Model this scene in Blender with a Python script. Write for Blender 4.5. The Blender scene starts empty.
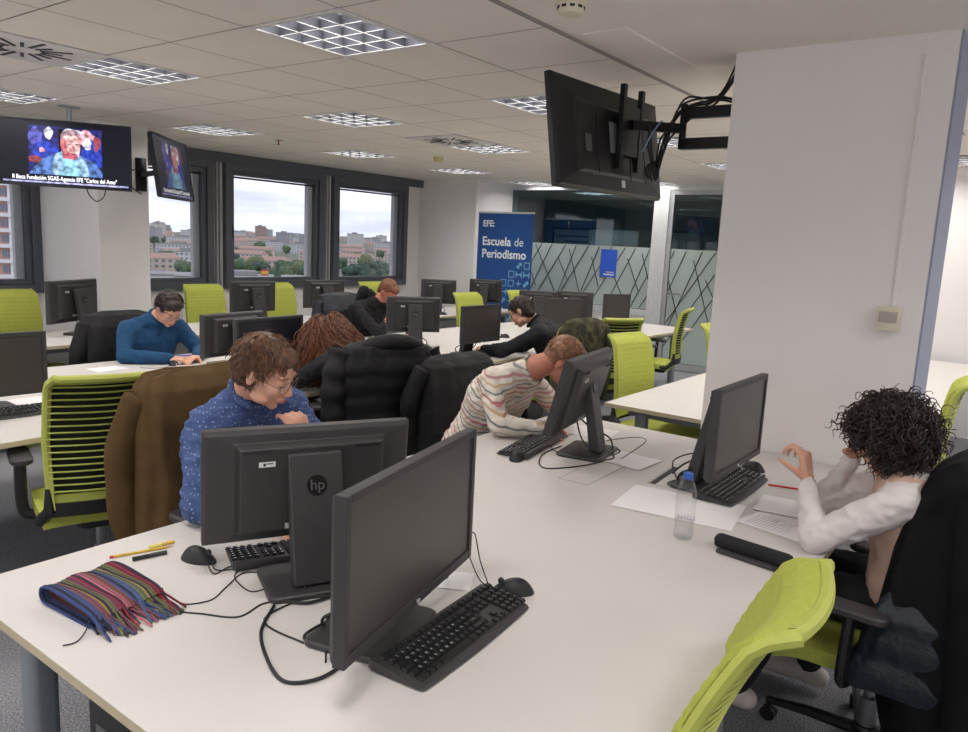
import bpy, bmesh, math, random
from mathutils import Vector as V, Matrix as M, Euler, noise
PI=math.pi; R=math.radians
rnd=random.Random(7)
SC=bpy.context.scene; COL=SC.collection
def lin(c):
    return tuple(((x/255)/12.92 if x/255<=.04045 else ((x/255+.055)/1.055)**2.4) for x in c)
# ------------------------------------------------------------------ materials
MATS={}
def mat(name,rgb,rough=.6,metal=0,var=.06,scale=30,bump=0,bscale=200,spec=.5,emit=None,es=1,coat=0,bd=.004):
    if name in MATS: return MATS[name]
    m=bpy.data.materials.new(name); m.use_nodes=True; nt=m.node_tree; b=nt.nodes['Principled BSDF']
    c=lin(rgb); tc=nt.nodes.new('ShaderNodeTexCoord')
    n=nt.nodes.new('ShaderNodeTexNoise'); n.inputs['Scale'].default_value=scale; n.inputs['Detail'].default_value=3
    nt.links.new(tc.outputs['Object'],n.inputs['Vector'])
    r=nt.nodes.new('ShaderNodeValToRGB'); r.color_ramp.elements[0].position=.3; r.color_ramp.elements[1].position=.7
    r.color_ramp.elements[0].color=(*[x*(1-var) for x in c],1); r.color_ramp.elements[1].color=(*[min(1,x*(1+var)) for x in c],1)
    nt.links.new(n.outputs['Fac'],r.inputs['Fac']); nt.links.new(r.outputs['Color'],b.inputs['Base Color'])
    b.inputs['Roughness'].default_value=rough; b.inputs['Metallic'].default_value=metal; b.inputs['Specular IOR Level'].default_value=spec
    b.inputs['Coat Weight'].default_value=coat
    if emit: b.inputs['Emission Color'].default_value=(*lin(emit),1); b.inputs['Emission Strength'].default_value=es
    if bump:
        n2=nt.nodes.new('ShaderNodeTexNoise'); n2.inputs['Scale'].default_value=bscale; nt.links.new(tc.outputs['Object'],n2.inputs['Vector'])
        bp=nt.nodes.new('ShaderNodeBump'); bp.inputs['Strength'].default_value=bump; bp.inputs['Distance'].default_value=bd; n2.inputs['Detail'].default_value=5 if bd>.004 else 2
        nt.links.new(n2.outputs['Fac'],bp.inputs['Height']); nt.links.new(bp.outputs['Normal'],b.inputs['Normal'])
    MATS[name]=m; return m
def glassmat(name,rgb,refl=.06,rough=0.0,tint=.95):
    m=bpy.data.materials.new(name); m.use_nodes=True; nt=m.node_tree; nt.nodes.clear()
    o=nt.nodes.new('ShaderNodeOutputMaterial'); t=nt.nodes.new('ShaderNodeBsdfTransparent'); g=nt.nodes.new('ShaderNodeBsdfGlossy')
    t.inputs['Color'].default_value=(*[x*tint for x in lin(rgb)],1); g.inputs['Roughness'].default_value=rough
    f=nt.nodes.new('ShaderNodeLayerWeight'); f.inputs['Blend'].default_value=.5
    pw=nt.nodes.new('ShaderNodeMath'); pw.operation='POWER'; pw.inputs[1].default_value=4.5; nt.links.new(f.outputs['Facing'],pw.inputs[0])
    ml=nt.nodes.new('ShaderNodeMath'); ml.operation='MULTIPLY_ADD'; ml.inputs[1].default_value=.9; ml.inputs[2].default_value=refl; nt.links.new(pw.outputs[0],ml.inputs[0])
    mx=nt.nodes.new('ShaderNodeMixShader'); nt.links.new(ml.outputs[0],mx.inputs['Fac']); nt.links.new(t.outputs[0],mx.inputs[1]); nt.links.new(g.outputs[0],mx.inputs[2]); nt.links.new(mx.outputs[0],o.inputs[0])
    MATS[name]=m; return m
def grid_mat(name,rgb,fn):
    """material with a custom node tail: fn(nt, b, tc) """
    m=mat(name,rgb); nt=m.node_tree; fn(nt,nt.nodes['Principled BSDF'],[n for n in nt.nodes if n.type=='TEX_COORD'][0]); return m
white=mat('white_laminate',(203,198,193),.42,var=.012,scale=4)
edge=mat('edge_banding',(196,182,150),.5,var=.05,scale=20)
wallm=mat('wall_paint',(236,232,229),.75,var=.015,scale=2,bump=.05,bscale=80)
pillm=mat('pillar_paint',(238,233,229),.7,var=.02,scale=1.5,bump=.08,bscale=60)
pillshade=mat('pillar_side_shade',(150,154,172),.6,var=.03,scale=2)  # shade of the pillar's right face, put into a bluish grey colour
alu=mat('grey_aluminium',(178,180,182),.4,.35,var=.03)
darkframe=mat('window_frame_grey',(86,90,97),.45,.1,var=.04)
blk=mat('black_plastic',(24,24,25),.42,var=.1,bump=.08,bscale=500)
blk2=mat('charcoal_plastic',(54,51,52),.45,var=.06,bump=.05,bscale=400)
blkm=mat('black_metal',(20,20,21),.4,.3,var=.1)
scrm=mat('dark_screen',(64,59,57),.3,var=.02,scale=2)
scrb=mat('blue_dark_screen',(26,28,36),.3,var=.03,scale=2)
green=mat('lime_fabric',(172,179,76),.85,var=.07,scale=60,bump=.25,bscale=300)
greenf=mat('lime_frame',(172,179,82),.6,var=.04)
dkmesh=mat('dark_mesh',(22,26,14),.9,var=.2,scale=200)
steel=mat('steel',(150,150,152),.3,.8)
legm=mat('desk_leg_metal',(146,152,158),.4,.45,var=.03)
tray=mat('dark_tray',(28,30,33),.55)
paper=mat('paper',(236,232,232),.7,var=.01)
stick=mat('white_sticker',(225,225,222),.5,var=.02)
prn=mat('print_black',(30,30,32),.6)
silver=mat('logo_silver',(120,118,118),.35,.6)
keyc=mat('key_caps',(22,22,23),.45,var=.1)
leg_w=mat('key_legend',(235,236,238),.5)
skin=mat('skin',(212,158,132),.5,var=.06,scale=25,bump=.06,bscale=300)
skin2=mat('skin_ruddy',(196,128,104),.5,var=.08,scale=25,bump=.06,bscale=300)
lipm=mat('lip_pink',(176,98,88),.45)
wire=mat('gold_wire',(120,100,86),.35,.6)
lens=glassmat('lens_glass',(255,255,255))
pane=glassmat('pane_glass',(250,252,254),refl=.03)
officeglass=glassmat('office_glass',(196,212,216),refl=.07,tint=.95)
beige=mat('beige_plastic',(222,214,190),.5,var=.02)
# ------------------------------------------------------------------ mesh builder
class MB:
    def __init__(s): s.v=[]; s.f=[]; s.m=[]; s.mi=0
    def add(s,vs,fs,T=None):
        o=len(s.v); s.v+= [tuple(T@V(p)) for p in vs] if T is not None else [tuple(p) for p in vs]
        s.f+=[tuple(i+o for i in f) for f in fs]; s.m+=[s.mi]*len(fs); return s
    def box(s,c,d,T=None,r=None):
        x,y,z=[k/2 for k in d]; vs=[V((a*x,b*y,e*z)) for a in(-1,1) for b in(-1,1) for e in(-1,1)]
        if r is not None:
            q=Euler(r).to_matrix(); vs=[q@p for p in vs]
        vs=[p+V(c) for p in vs]
        return s.add(vs,[(0,1,3,2),(4,6,7,5),(0,4,5,1),(2,3,7,6),(0,2,6,4),(1,5,7,3)],T)
    def bb(s,a,b,T=None):
        return s.box([(p+q)/2 for p,q in zip(a,b)],[abs(q-p) for p,q in zip(a,b)],T)
    def rbox(s,c,d,rad=.01,seg=3,T=None,axis='z'):
        x,y,z=[k/2 for k in d]; 
        if axis=='y': x,y,z=x,z,y
        if axis=='x': x,y,z=z,y,x
        rad=min(rad,x*.99,y*.99); P=[]
        for cx,cy,a0 in((x-rad,y-rad,0),(-x+rad,y-rad,90),(-x+rad,-y+rad,180),(x-rad,-y+rad,270)):
            for k in range(seg+1):
                a=R(a0+90*k/seg); P.append((cx+rad*math.cos(a),cy+rad*math.sin(a)))
        e=min(rad*.35,z*.5); n=len(P); vs=[]
        def ring(zz,sh):
            for px,py in P: vs.append((px*(1-sh/x),py*(1-sh/y),zz))
        ring(-z,e);ring(-z+e,0);ring(z-e,0);ring(z,e)
        fs=[tuple(reversed(range(n))),tuple(range(3*n,4*n))]
        for k in range(3):
            for i in range(n): fs.append((k*n+i,k*n+(i+1)%n,(k+1)*n+(i+1)%n,(k+1)*n+i))
        if axis=='y': vs=[(a,-cc,b) for a,b,cc in vs]
        if axis=='x': vs=[(cc,b,-a) for a,b,cc in vs]
        vs=[(p[0]+c[0],p[1]+c[1],p[2]+c[2]) for p in vs]
        return s.add(vs,fs,T)
    def tube(s,pts,r,n=8,T=None,cap=True,flat=1):
        pts=[V(p) for p in pts]; rs=r if isinstance(r,(list,tuple)) else [r]*len(pts); vs=[];up=None
        for i,p in enumerate(pts):
            d=(pts[min(i+1,len(pts)-1)]-pts[max(i-1,0)]); 
            if d.length<1e-9: d=V((0,0,1))
            d.normalize()
            if up is None: up=d.orthogonal().normalized() if abs(d.z)>.95 else V((0,0,1))
            a=d.cross(up)
            if a.length<1e-4: a=d.orthogonal()
            a.normalize(); b=a.cross(d).normalized(); up=b
            for k in range(n):
                t=2*PI*k/n; vs.append(p+(a*math.cos(t)+b*math.sin(t)*flat)*rs[i])
        fs=[]
        for i in range(len(pts)-1):
            for k in range(n): fs.append((i*n+k,i*n+(k+1)%n,(i+1)*n+(k+1)%n,(i+1)*n+k))
        if cap: fs+=[tuple(reversed(range(n))),tuple(range((len(pts)-1)*n,len(pts)*n))]
        return s.add(vs,fs,T)
    def cyl(s,p,q,r,r2=None,n=20,T=None): return s.tube([p,q],[r,r if r2 is None else r2],n,T)
    def lathe(s,prof,n=24,c=(0,0,0),T=None,cap=True):
        vs=[];fs=[]
        for r,z in prof:
            for k in range(n): vs.append((c[0]+r*math.cos(2*PI*k/n),c[1]+r*math.sin(2*PI*k/n),c[2]+z))
        for i in range(len(prof)-1):
            for k in range(n): fs.append((i*n+k,i*n+(k+1)%n,(i+1)*n+(k+1)%n,(i+1)*n+k))
        if cap: fs+=[tuple(reversed(range(n))),tuple(range((len(prof)-1)*n,len(prof)*n))]
        return s.add(vs,fs,T)
    def surf(s,fn,nu,nv,closeu=False,T=None,flip=False):
        vs=[fn(i/(nu if closeu else nu-1) if nu>1 else 0,j/(nv-1)) for j in range(nv) for i in range(nu)]; fs=[]
        for j in range(nv-1):
            for i in range(nu if closeu else nu-1):
                q=(j*nu+i,j*nu+(i+1)%nu,(j+1)*nu+(i+1)%nu,(j+1)*nu+i); fs.append(q[::-1] if flip else q)
        return s.add(vs,fs,T)
    def slab(s,fn,off,nu,nv,T=None):
        """closed thin solid between fn(u,v) and fn(u,v)+off(u,v)"""
        A=[V(fn(i/(nu-1),j/(nv-1))) for j in range(nv) for i in range(nu)]
        B=[V(fn(i/(nu-1),j/(nv-1)))+V(off(i/(nu-1),j/(nv-1)) if callable(off) else off) for j in range(nv) for i in range(nu)]
        n=len(A); fs=[]
        for j in range(nv-1):
            for i in range(nu-1):
                q=(j*nu+i,j*nu+i+1,(j+1)*nu+i+1,(j+1)*nu+i); fs.append(q); fs.append(tuple(k+n for k in q[::-1]))
        bd=[i for i in range(nu)]+[j*nu+nu-1 for j in range(1,nv)]+[(nv-1)*nu+i for i in range(nu-2,-1,-1)]+[j*nu for j in range(nv-2,0,-1)]
        for a,b in zip(bd,bd[1:]+bd[:1]): fs.append((b,a,a+n,b+n))
        return s.add(A+B,fs,T)
    def sph(s,c,r,n=16,m=10,T=None,rot=None):
        r=r if isinstance(r,(tuple,list)) else (r,r,r); vs=[(0,0,-1)];fs=[]
        for j in range(1,m):
            a=-PI/2+PI*j/m
            for k in range(n): vs.append((math.cos(a)*math.cos(2*PI*k/n),math.cos(a)*math.sin(2*PI*k/n),math.sin(a)))
        vs.append((0,0,1)); L=len(vs)-1
        for k in range(n): fs.append((0,1+(k+1)%n,1+k)); fs.append((L,L-n+k,L-n+(k+1)%n))
        for j in range(m-2):
            for k in range(n): fs.append((1+j*n+k,1+j*n+(k+1)%n,1+(j+1)*n+(k+1)%n,1+(j+1)*n+k))
        vv=[]
        for p in vs:
            q=V((p[0]*r[0],p[1]*r[1],p[2]*r[2]))
            if rot is not None: q=rot@q
            vv.append(q+V(c))
        return s.add(vv,fs,T)
    def capsule(s,p,r,q,r2,n=14):
        s.sph(p,r,n,8); s.sph(q,r2,n,8); s.tube([p,q],[r,r2],n); return s
    def build(s,name,m,parent=None,smooth=True,bevel=0,sub=0,org=None,solid=0):
        me=bpy.data.meshes.new(name); vs=s.v
        if org is not None: vs=[(a-org[0],b-org[1],c-org[2]) for a,b,c in vs]
        me.from_pydata(vs,[],s.f); me.validate()
        for k in (m if isinstance(m,list) else [m]): me.materials.append(k)
        if isinstance(m,list) and len(me.polygons)==len(s.m): me.polygons.foreach_set('material_index',s.m)
        o=bpy.data.objects.new(name,me); COL.objects.link(o)
        if smooth:
            me.polygons.foreach_set('use_smooth',[True]*len(me.polygons))
            me.set_sharp_from_angle(angle=R(40))
        if solid: k=o.modifiers.new('s','SOLIDIFY'); k.thickness=solid; k.offset=0
        if bevel: k=o.modifiers.new('b','BEVEL'); k.width=bevel; k.segments=2; k.limit_method='ANGLE'
        if sub: k=o.modifiers.new('u','SUBSURF'); k.levels=sub; k.render_levels=sub
        if parent: o.parent=parent
        return o
def tag(o,label=None,cat=None,group=None,kind=None):
    for k,v in (('label',label),('category',cat),('group',group),('kind',kind)):
        if v: o[k]=v
    return o
def thing(name,label,cat,loc=(0,0,0),rz=0,group=None):
    o=bpy.data.objects.new(name,None); COL.objects.link(o); o.location=loc; o.rotation_euler=(0,0,rz); o.empty_display_size=.1
    return tag(o,label,cat,group)
def struct(name,mb,m,**k):
    o=mb.build(name,m,**k)
    if not o.parent: o['kind']='structure'
    return o
def dup(root,loc=None,rz=None,label=None,group=None):
    r=root.copy(); COL.objects.link(r)
    if loc is not None: r.location=loc
    if rz is not None: r.rotation_euler=(0,0,rz)
    if label: r['label']=label
    if group: r['group']=group
    for ch in root.children:
        c=ch.copy(); COL.objects.link(c); c.parent=r
        for g in ch.children:
            d=g.copy(); COL.objects.link(d); d.parent=c
    return r
def text(name,body,size,m,parent=None,T=M.Identity(4),extrude=.0004,ax='LEFT',bold=0,sx=1):
    cu=bpy.data.curves.new(name,'FONT'); cu.body=body; cu.size=size; cu.extrude=extrude; cu.align_x=ax; cu.offset=bold; cu.resolution_u=3
    to=bpy.data.objects.new('t',cu); COL.objects.link(to); bpy.context.view_layer.update()
    me=bpy.data.meshes.new_from_object(to.evaluated_get(bpy.context.evaluated_depsgraph_get())); bpy.data.objects.remove(to)
    me.transform(T@M.Diagonal((sx,1,1,1))); me.name=name; me.materials.clear(); me.materials.append(m)
    o=bpy.data.objects.new(name,me); COL.objects.link(o)
    if parent: o.parent=parent
    return o
def catmull(P,n=8):
    P=[V(p) for p in P]; Q=[P[0]]+P+[P[-1]]; out=[]
    for i in range(1,len(Q)-2):
        for k in range(n):
            t=k/n; a,b,c,d=Q[i-1],Q[i],Q[i+1],Q[i+2]
            out.append(.5*((2*b)+(c-a)*t+(2*a-5*b+4*c-d)*t*t+(3*b-a-3*c+d)*t**3))
    out.append(P[-1]); return out
def lerp(a,b,t): return a+(b-a)*t
# ------------------------------------------------------------------ camera
cam=bpy.data.cameras.new('camera'); co=bpy.data.objects.new('camera',cam); COL.objects.link(co); SC.camera=co
cam.sensor_width=36; cam.lens=761.7/968*36; cam.clip_start=.05; cam.clip_end=5000
yaw,pitch,roll=R(36.202),R(9.213),R(2.782); CZ=1.635
fw=V((math.cos(pitch)*math.cos(yaw),math.cos(pitch)*math.sin(yaw),-math.sin(pitch))); rt=V((math.sin(yaw),-math.cos(yaw),0)); up=rt.cross(fw)
r2=math.cos(roll)*rt+math.sin(roll)*up; u2=-math.sin(roll)*rt+math.cos(roll)*up
mm=M((r2,u2,-fw)).transposed().to_4x4(); mm.translation=(0,0,CZ); co.matrix_world=mm
# ------------------------------------------------------------------ the room
DZ=.73; CH=2.53
def carpet_nodes():
    m=bpy.data.materials.new('carpet'); m.use_nodes=True; nt=m.node_tree; b=nt.nodes['Principled BSDF']; b.inputs['Roughness'].default_value=.95
    tc=nt.nodes.new('ShaderNodeTexCoord'); n=nt.nodes.new('ShaderNodeTexNoise'); n.inputs['Scale'].default_value=160; n.inputs['Detail'].default_value=4
    v=nt.nodes.new('ShaderNodeTexVoronoi'); v.inputs['Scale'].default_value=1.667; v.distance='CHEBYCHEV'; v.inputs['Randomness'].default_value=0
    r=nt.nodes.new('ShaderNodeValToRGB'); e=r.color_ramp.elements; e[0].position=.36; e[1].position=.66
    e[0].color=(*lin((84,85,92)),1); e[1].color=(*lin((158,157,160)),1)
    bp=nt.nodes.new('ShaderNodeBump'); bp.inputs['Strength'].default_value=.5
    nt.links.new(tc.outputs['Object'],n.inputs['Vector']); nt.links.new(n.outputs['Fac'],r.inputs['Fac']); nt.links.new(r.outputs['Color'],b.inputs['Base Color'])
    nt.links.new(n.outputs['Fac'],bp.inputs['Height']); nt.links.new(bp.outputs['Normal'],b.inputs['Normal']); return m
struct('floor',MB().bb((-2.2,-3.2,-.1),(14.5,9.0,0)),carpet_nodes(),smooth=False)
# ceiling: 0.6 m tiles with lay-in luminaires, plain plasterboard beyond the trim on the right
tilem=mat('ceiling_tile',(236,229,219),.85,var=.02,scale=3,bump=.12,bscale=150)
gapm=mat('ceiling_grid',(150,144,136),.7,var=.02)
LX=[.42+1.8*k for k in range(-1,6)]; LY=[.63+1.8*j for j in range(-1,4)]  # row behind the camera and innermost row are unseen, added for their light
fix={(round((x-.42)/.6),round((y-.03)/.6)) for x in LX for y in LY if x<9.5}
fix.discard((3,1)); fix|={(18,4),(18,10)}
fixl=sorted(fix)
def cellxy(i,j): return .42+.6*i,.03+.6*j
vents=[(2,7),(8,7)]
cb=MB()
for i in range(-5,24):
    for j in range(-6,15):
        x,y=cellxy(i,j)
        if (i,j) in fix: continue
        g=.004 if j>=3 else 0
        CZ_=CH if j>=3 else CH+.012
        cb.mi=0; cb.add([(x+g,y+g,CZ_),(x+g,y+.6-g,CZ_),(x+.6-g,y+.6-g,CZ_),(x+.6-g,y+g,CZ_)],[(0,1,2,3)])
        if g:
            cb.mi=1; cb.add([(x,y,CH+.006),(x,y+.6,CH+.006),(x+.6,y+.6,CH+.006),(x+.6,y,CH+.006)],[(0,1,2,3)])
struct('ceiling',cb,[tilem,gapm],smooth=False)
struct('trim_1',MB().bb((-2.2,1.824,CH-.001),(10,1.834,CH+.05)),gapm,smooth=False)
struct('trim_2',MB().bb((3.0,1.55,CH+.004),(3.9,1.76,CH+.05)),tilem,smooth=False,bevel=.003)
# walls
T=.15
struct('wall_behind',MB().bb((-2.2-T,-3.2,0),(-2.2,9.0,.9)).bb((-2.2-T,-3.2,2.42),(-2.2,9.0,CH+.3)).bb((-2.2-T,-3.2,.9),(-2.2,-2.9,2.42)).bb((-2.2-T,.8,.9),(-2.2,1.1,2.42)).bb((-2.2-T,4.6,.9),(-2.2,4.9,2.42)).bb((-2.2-T,8.0,.9),(-2.2,9.0,2.42)),wallm,smooth=False)  # out of view; the window openings are added to let sky light in
struct('wall_near',MB().bb((-2.2,-3.2-T,0),(8.5,-3.2,.9)).bb((-2.2,-3.2-T,2.42),(8.5,-3.2,CH+.3)).bb((-2.2,-3.2-T,.9),(-1.9,-3.2,2.42)).bb((1.2,-3.2-T,.9),(1.5,-3.2,2.42)).bb((4.6,-3.2-T,.9),(4.9,-3.2,2.42)).bb((8.0,-3.2-T,.9),(8.5,-3.2,2.42)),wallm,smooth=False)  # openings here too are added for daylight, unseen by the camera
struct('wall_right',MB().bb((8.5,-3.2,0),(8.5+T,1.5,CH+.3)).bb((8.5+T,1.5-T,0),(10.0,1.499,CH+.3)),wallm,smooth=False)  # distance haze is put into the building colours, shifted lighter
struct('wall_column_right',MB().bb((9.12,6.96,0),(10.2,8.35,CH+.3)),wallm,smooth=False)
struct('wall_column_left',MB().bb((3.495,6.9,0),(3.98,8.3,CH+.05)),wallm,smooth=False,bevel=.01)
# window wall: dark framed windows in a row, sill wall below, dark beam above
WZ0,WZ1=.93,2.42; WY=8.05
wins=[(-1.2,.22),(.45,1.86),(2.06,3.495),(3.92,5.42),(5.58,7.12),(7.29,8.79)]
sw=MB(); sw.bb((-2.2,WY,0),(9.2,WY+.25,WZ0)); 
xs=[-2.2]+[v for w in wins for v in w]+[9.2]
for a,b in zip(xs[0::2],xs[1::2]): sw.bb((a,WY+.02,WZ0),(b,WY+.25,CH+.2))
struct('wall_window',sw,wallm,smooth=False)
struct('trim_3',MB().bb((-2.2,WY-.05,WZ1),(9.12,WY+.25,CH+.2)),darkframe,smooth=False)
mull=mat('mullion_grey',(168,170,172),.5,.1)
for k,(a,b) in enumerate(wins):
    f=MB(); fr=.085
    for (p,q) in (((a,WZ0),(a+fr,WZ1)),((b-fr,WZ0),(b,WZ1)),((a+fr,WZ0),(b-fr,WZ0+fr)),((a+fr,WZ1-fr),(b-fr,WZ1))): f.bb((p[0],WY-.05,p[1]),(q[0],WY+.06,q[1]))
    o=struct('window_%d'%(k+1),f,darkframe,smooth=False,bevel=.004)
    s=MB(); a2,b2,z2,z3=a+.085,b-.085,WZ0+.085,WZ1-.085; sr=.05
    for (p,q) in (((a2,z2),(a2+sr,z3)),((b2-sr,z2),(b2,z3)),((a2+sr,z2),(b2-sr,z2+sr)),((a2+sr,z3-sr),(b2-sr,z3))): s.bb((p[0],WY-.02,p[1]),(q[0],WY+.05,q[1]))
    s.build('sash',darkframe,o,smooth=False,bevel=.004)
    MB().bb((a2+sr,WY+.01,z2+sr),(b2-sr,WY+.018,z3-sr)).build('glass_pane',pane,o,smooth=False)
    MB().bb((a2+sr,WY+.03,z3-sr-.03),(b2-sr,WY+.05,z3-sr-.008)).build('blind_rail',blk,o,smooth=False)
    MB().bb((b2-sr-.07,WY+.06,z2),(b2-sr+.02,WY+.12,z3)).build('outer_reveal',mat('outer_reveal',(205,203,206),.6),o,smooth=False)
    MB().rbox((a+.1,WY-.035,1.62),(.022,.03,.16),.008,T=None).build('window_handle',blkm,o)
k=4
for a in (5.5,7.205,3.83):
    k+=1; struct('trim_%d'%k,MB().bb((a-.03,WY-.03,0),(a-.012,WY+.02,CH)).bb((a+.012,WY-.03,0),(a+.03,WY+.02,CH)),mull,smooth=False)
# pillar with trunking and switch
struct('wall_pillar',MB().bb((3.6,.41,0),(4.02,1.295,CH+.05)),pillm,smooth=False,bevel=.003)
struct('trim_8',MB().bb((3.6005,.402,0),(4.02,.4095,CH+.01)),pillshade,smooth=False)  # thin sheet carrying the painted shade of the pillar's right face
t=thing('switch_box','cream wall switch box with its cable trunking running up the big pillar','switch',(3.6,.53,1.40))
MB().bb((-.012,-.016,.055),(0,-.004,1.06)).build('cable_trunking',pillm,t,smooth=False,bevel=.001)
MB().rbox((-.022,0,0),(.044,.09,.10),.004,axis='x').build('box_housing',beige,t)
MB().rbox((-.046,0,.008),(.006,.07,.045),.003,axis='x').build('rocker',mat('rocker_greige',(178,170,158),.5),t)
# glazed partition at the far end
PX=10.05
wf=MB(); wf.bb((PX-.05,1.36,0),(PX+.05,1.56,CH)); wf.bb((PX-.04,4.33,0),(PX+.06,4.55,CH)); wf.bb((PX-.03,3.5-.0,0),(PX+.03,3.54,CH)); wf.bb((PX-.03,1.5,2.46),(PX+.05,8.3,CH+.02)); wf.bb((PX-.04,4.55,.70),(PX+.05,8.3,.80))
struct('trim_4',wf,mat('partition_white',(205,206,206),.5,.1),smooth=False,bevel=.003)
struct('wall_below_partition',MB().bb((PX-.02,4.55,0),(PX+.03,8.3,.70)),wallm,smooth=False)
struct('window_7',MB().bb((PX,4.55,.8),(PX+.01,8.3,2.46)),officeglass,smooth=False)
struct('window_8',MB().bb((PX,1.56,0.02),(PX+.01,3.5,2.46)),officeglass,smooth=False)
dr=struct('door_1',MB().bb((PX-.02,3.54,0.01),(PX+.03,3.60,2.46)).bb((PX-.02,4.27,0.01),(PX+.03,4.33,2.46)).bb((PX-.02,3.6,2.40),(PX+.03,4.27,2.46)).bb((PX-.02,3.6,.01),(PX+.03,4.27,.1)),alu,smooth=False)
MB().bb((PX,3.6,.1),(PX+.01,4.27,2.40)).build('door_glass',officeglass,dr,smooth=False)
MB().tube([(PX-.03,4.24,1.06),(PX-.07,4.24,1.06),(PX-.07,4.05,1.06)],.012).build('door_handle',steel,dr)
film=mat('frosted_film',(200,212,206),.7,var=.03,scale=2)
nt=film.node_tree; b=nt.nodes['Principled BSDF']; tr=nt.nodes.new('ShaderNodeBsdfTransparent'); mx=nt.nodes.new('ShaderNodeMixShader'); mx.inputs['Fac'].default_value=.45
mo=[n for n in nt.nodes if n.type=='OUTPUT_MATERIAL'][0]; nt.links.new(b.outputs[0],mx.inputs[1]); nt.links.new(tr.outputs[0],mx.inputs[2]); nt.links.new(mx.outputs[0],mo.inputs[0])
linem=mat('film_gap_dark',(34,42,42),.4)
def filmpanel(k,y0,y1,z0,z1,seed):
    o=struct('trim_%d'%k,MB().bb((PX-.004,y0,z0),(PX-.001,y1,z1)),film,smooth=False)
    g=random.Random(seed); mb=MB(); y=y0-.6
    def seg(ya,za,yb,zb):
        # clip to the panel
        pts=[]
        for i in range(61):
            t=i/60; Y=lerp(ya,yb,t); Z=lerp(za,zb,t)
            if y0<Y<y1 and z0<Z<z1: pts.append((PX-.006,Y,Z))
        if len(pts)>1: mb.tube([pts[0],pts[-1]],.0065,4)
    n=int((y1-y0)/.2)+4
    for i in range(n):
        ya=y0-.4+i*.2+g.uniform(-.03,.03); s=g.choice([.38,.5,.62])
        seg(ya,z1,ya+s*(z1-z0),z0)
        if i%3!=1: h=g.uniform(.35,1); ya+=.12; seg(ya,z1-(1-h)*(z1-z0)*.4,ya-s*.9*(z1-z0)*h,z1-(1-h)*(z1-z0)*.4-h*(z1-z0))
    mb.build('film_lines',linem,o,smooth=False)
filmpanel(9,4.56,8.2,.81,1.67,3); filmpanel(10,3.61,4.26,.11,1.67,5); filmpanel(11,1.57,3.49,.03,1.67,9)
t=thing('blue_notice','small bright blue notice stuck on the frosted glass partition','sign',(PX-.008,5.2,1.42))
MB().bb((-.006,-.13,-.2),(-.001,.13,.2)).build('notice_sheet',mat('notice_blue',(48,92,205),.5),t,smooth=False)
MB().bb((-.008,-.10,-.17),(-.006,.07,-.15)).bb((-.008,-.10,-.13),(-.006,.03,-.12)).build('printed_lines',stick,t,smooth=False)
# the office behind the glass, brightened by added ceiling lamps
bo=mat('back_office_paint',(150,162,168),.8,var=.03,scale=2)
struct('wall_back_office',MB().bb((13.2,1.0,0),(13.3,8.6,CH)).bb((PX,8.3,0),(13.3,8.4,CH)).bb((PX,1.4,0),(13.3,1.5,CH)),bo,smooth=False)
t=thing('grey_cabinet','pale grey cabinet standing dimly behind the glass partition','cabinet',(12.7,6.4,0))
MB().rbox((0,0,.98),(.5,1.0,1.95),.01).build('carcass',mat('cabinet_grey',(150,158,160),.5),t)
MB().bb((-.26,-.48,.05),(-.252,-.01,1.9)).bb((-.26,.01,.05),(-.252,.48,1.9)).build('door',mat('cabinet_door',(168,174,176),.5),t,smooth=False)
t=thing('framed_notice_board','framed white notice board hanging in the room behind the glass','board',(13.19,7.6,1.55))
MB().bb((-.03,-.5,-.45),(0,.5,.45)).build('board_frame',blkm,t,smooth=False)
MB().bb((-.035,-.46,-.41),(-.03,.46,.41)).build('board_sheet',paper,t,smooth=False)
mb=MB()
for i in range(7): mb.bb((-.038,-.35,-.33+i*.1),(-.035,.2 if i%2 else .35,-.30+i*.1))
mb.build('printed_lines',silver,t,smooth=False)
t=thing('picture_frame','pale framed sheet on the back wall of the room behind the glass','picture',(13.19,5.5,1.5))
MB().bb((-.03,-.45,-.5),(0,.45,.5)).build('frame_border',mat('frame_grey',(90,98,100),.5),t,smooth=False)
MB().bb((-.035,-.41,-.46),(-.03,.41,.46)).build('frame_sheet',mat('pale_sheet',(196,204,206),.6),t,smooth=False)
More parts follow.
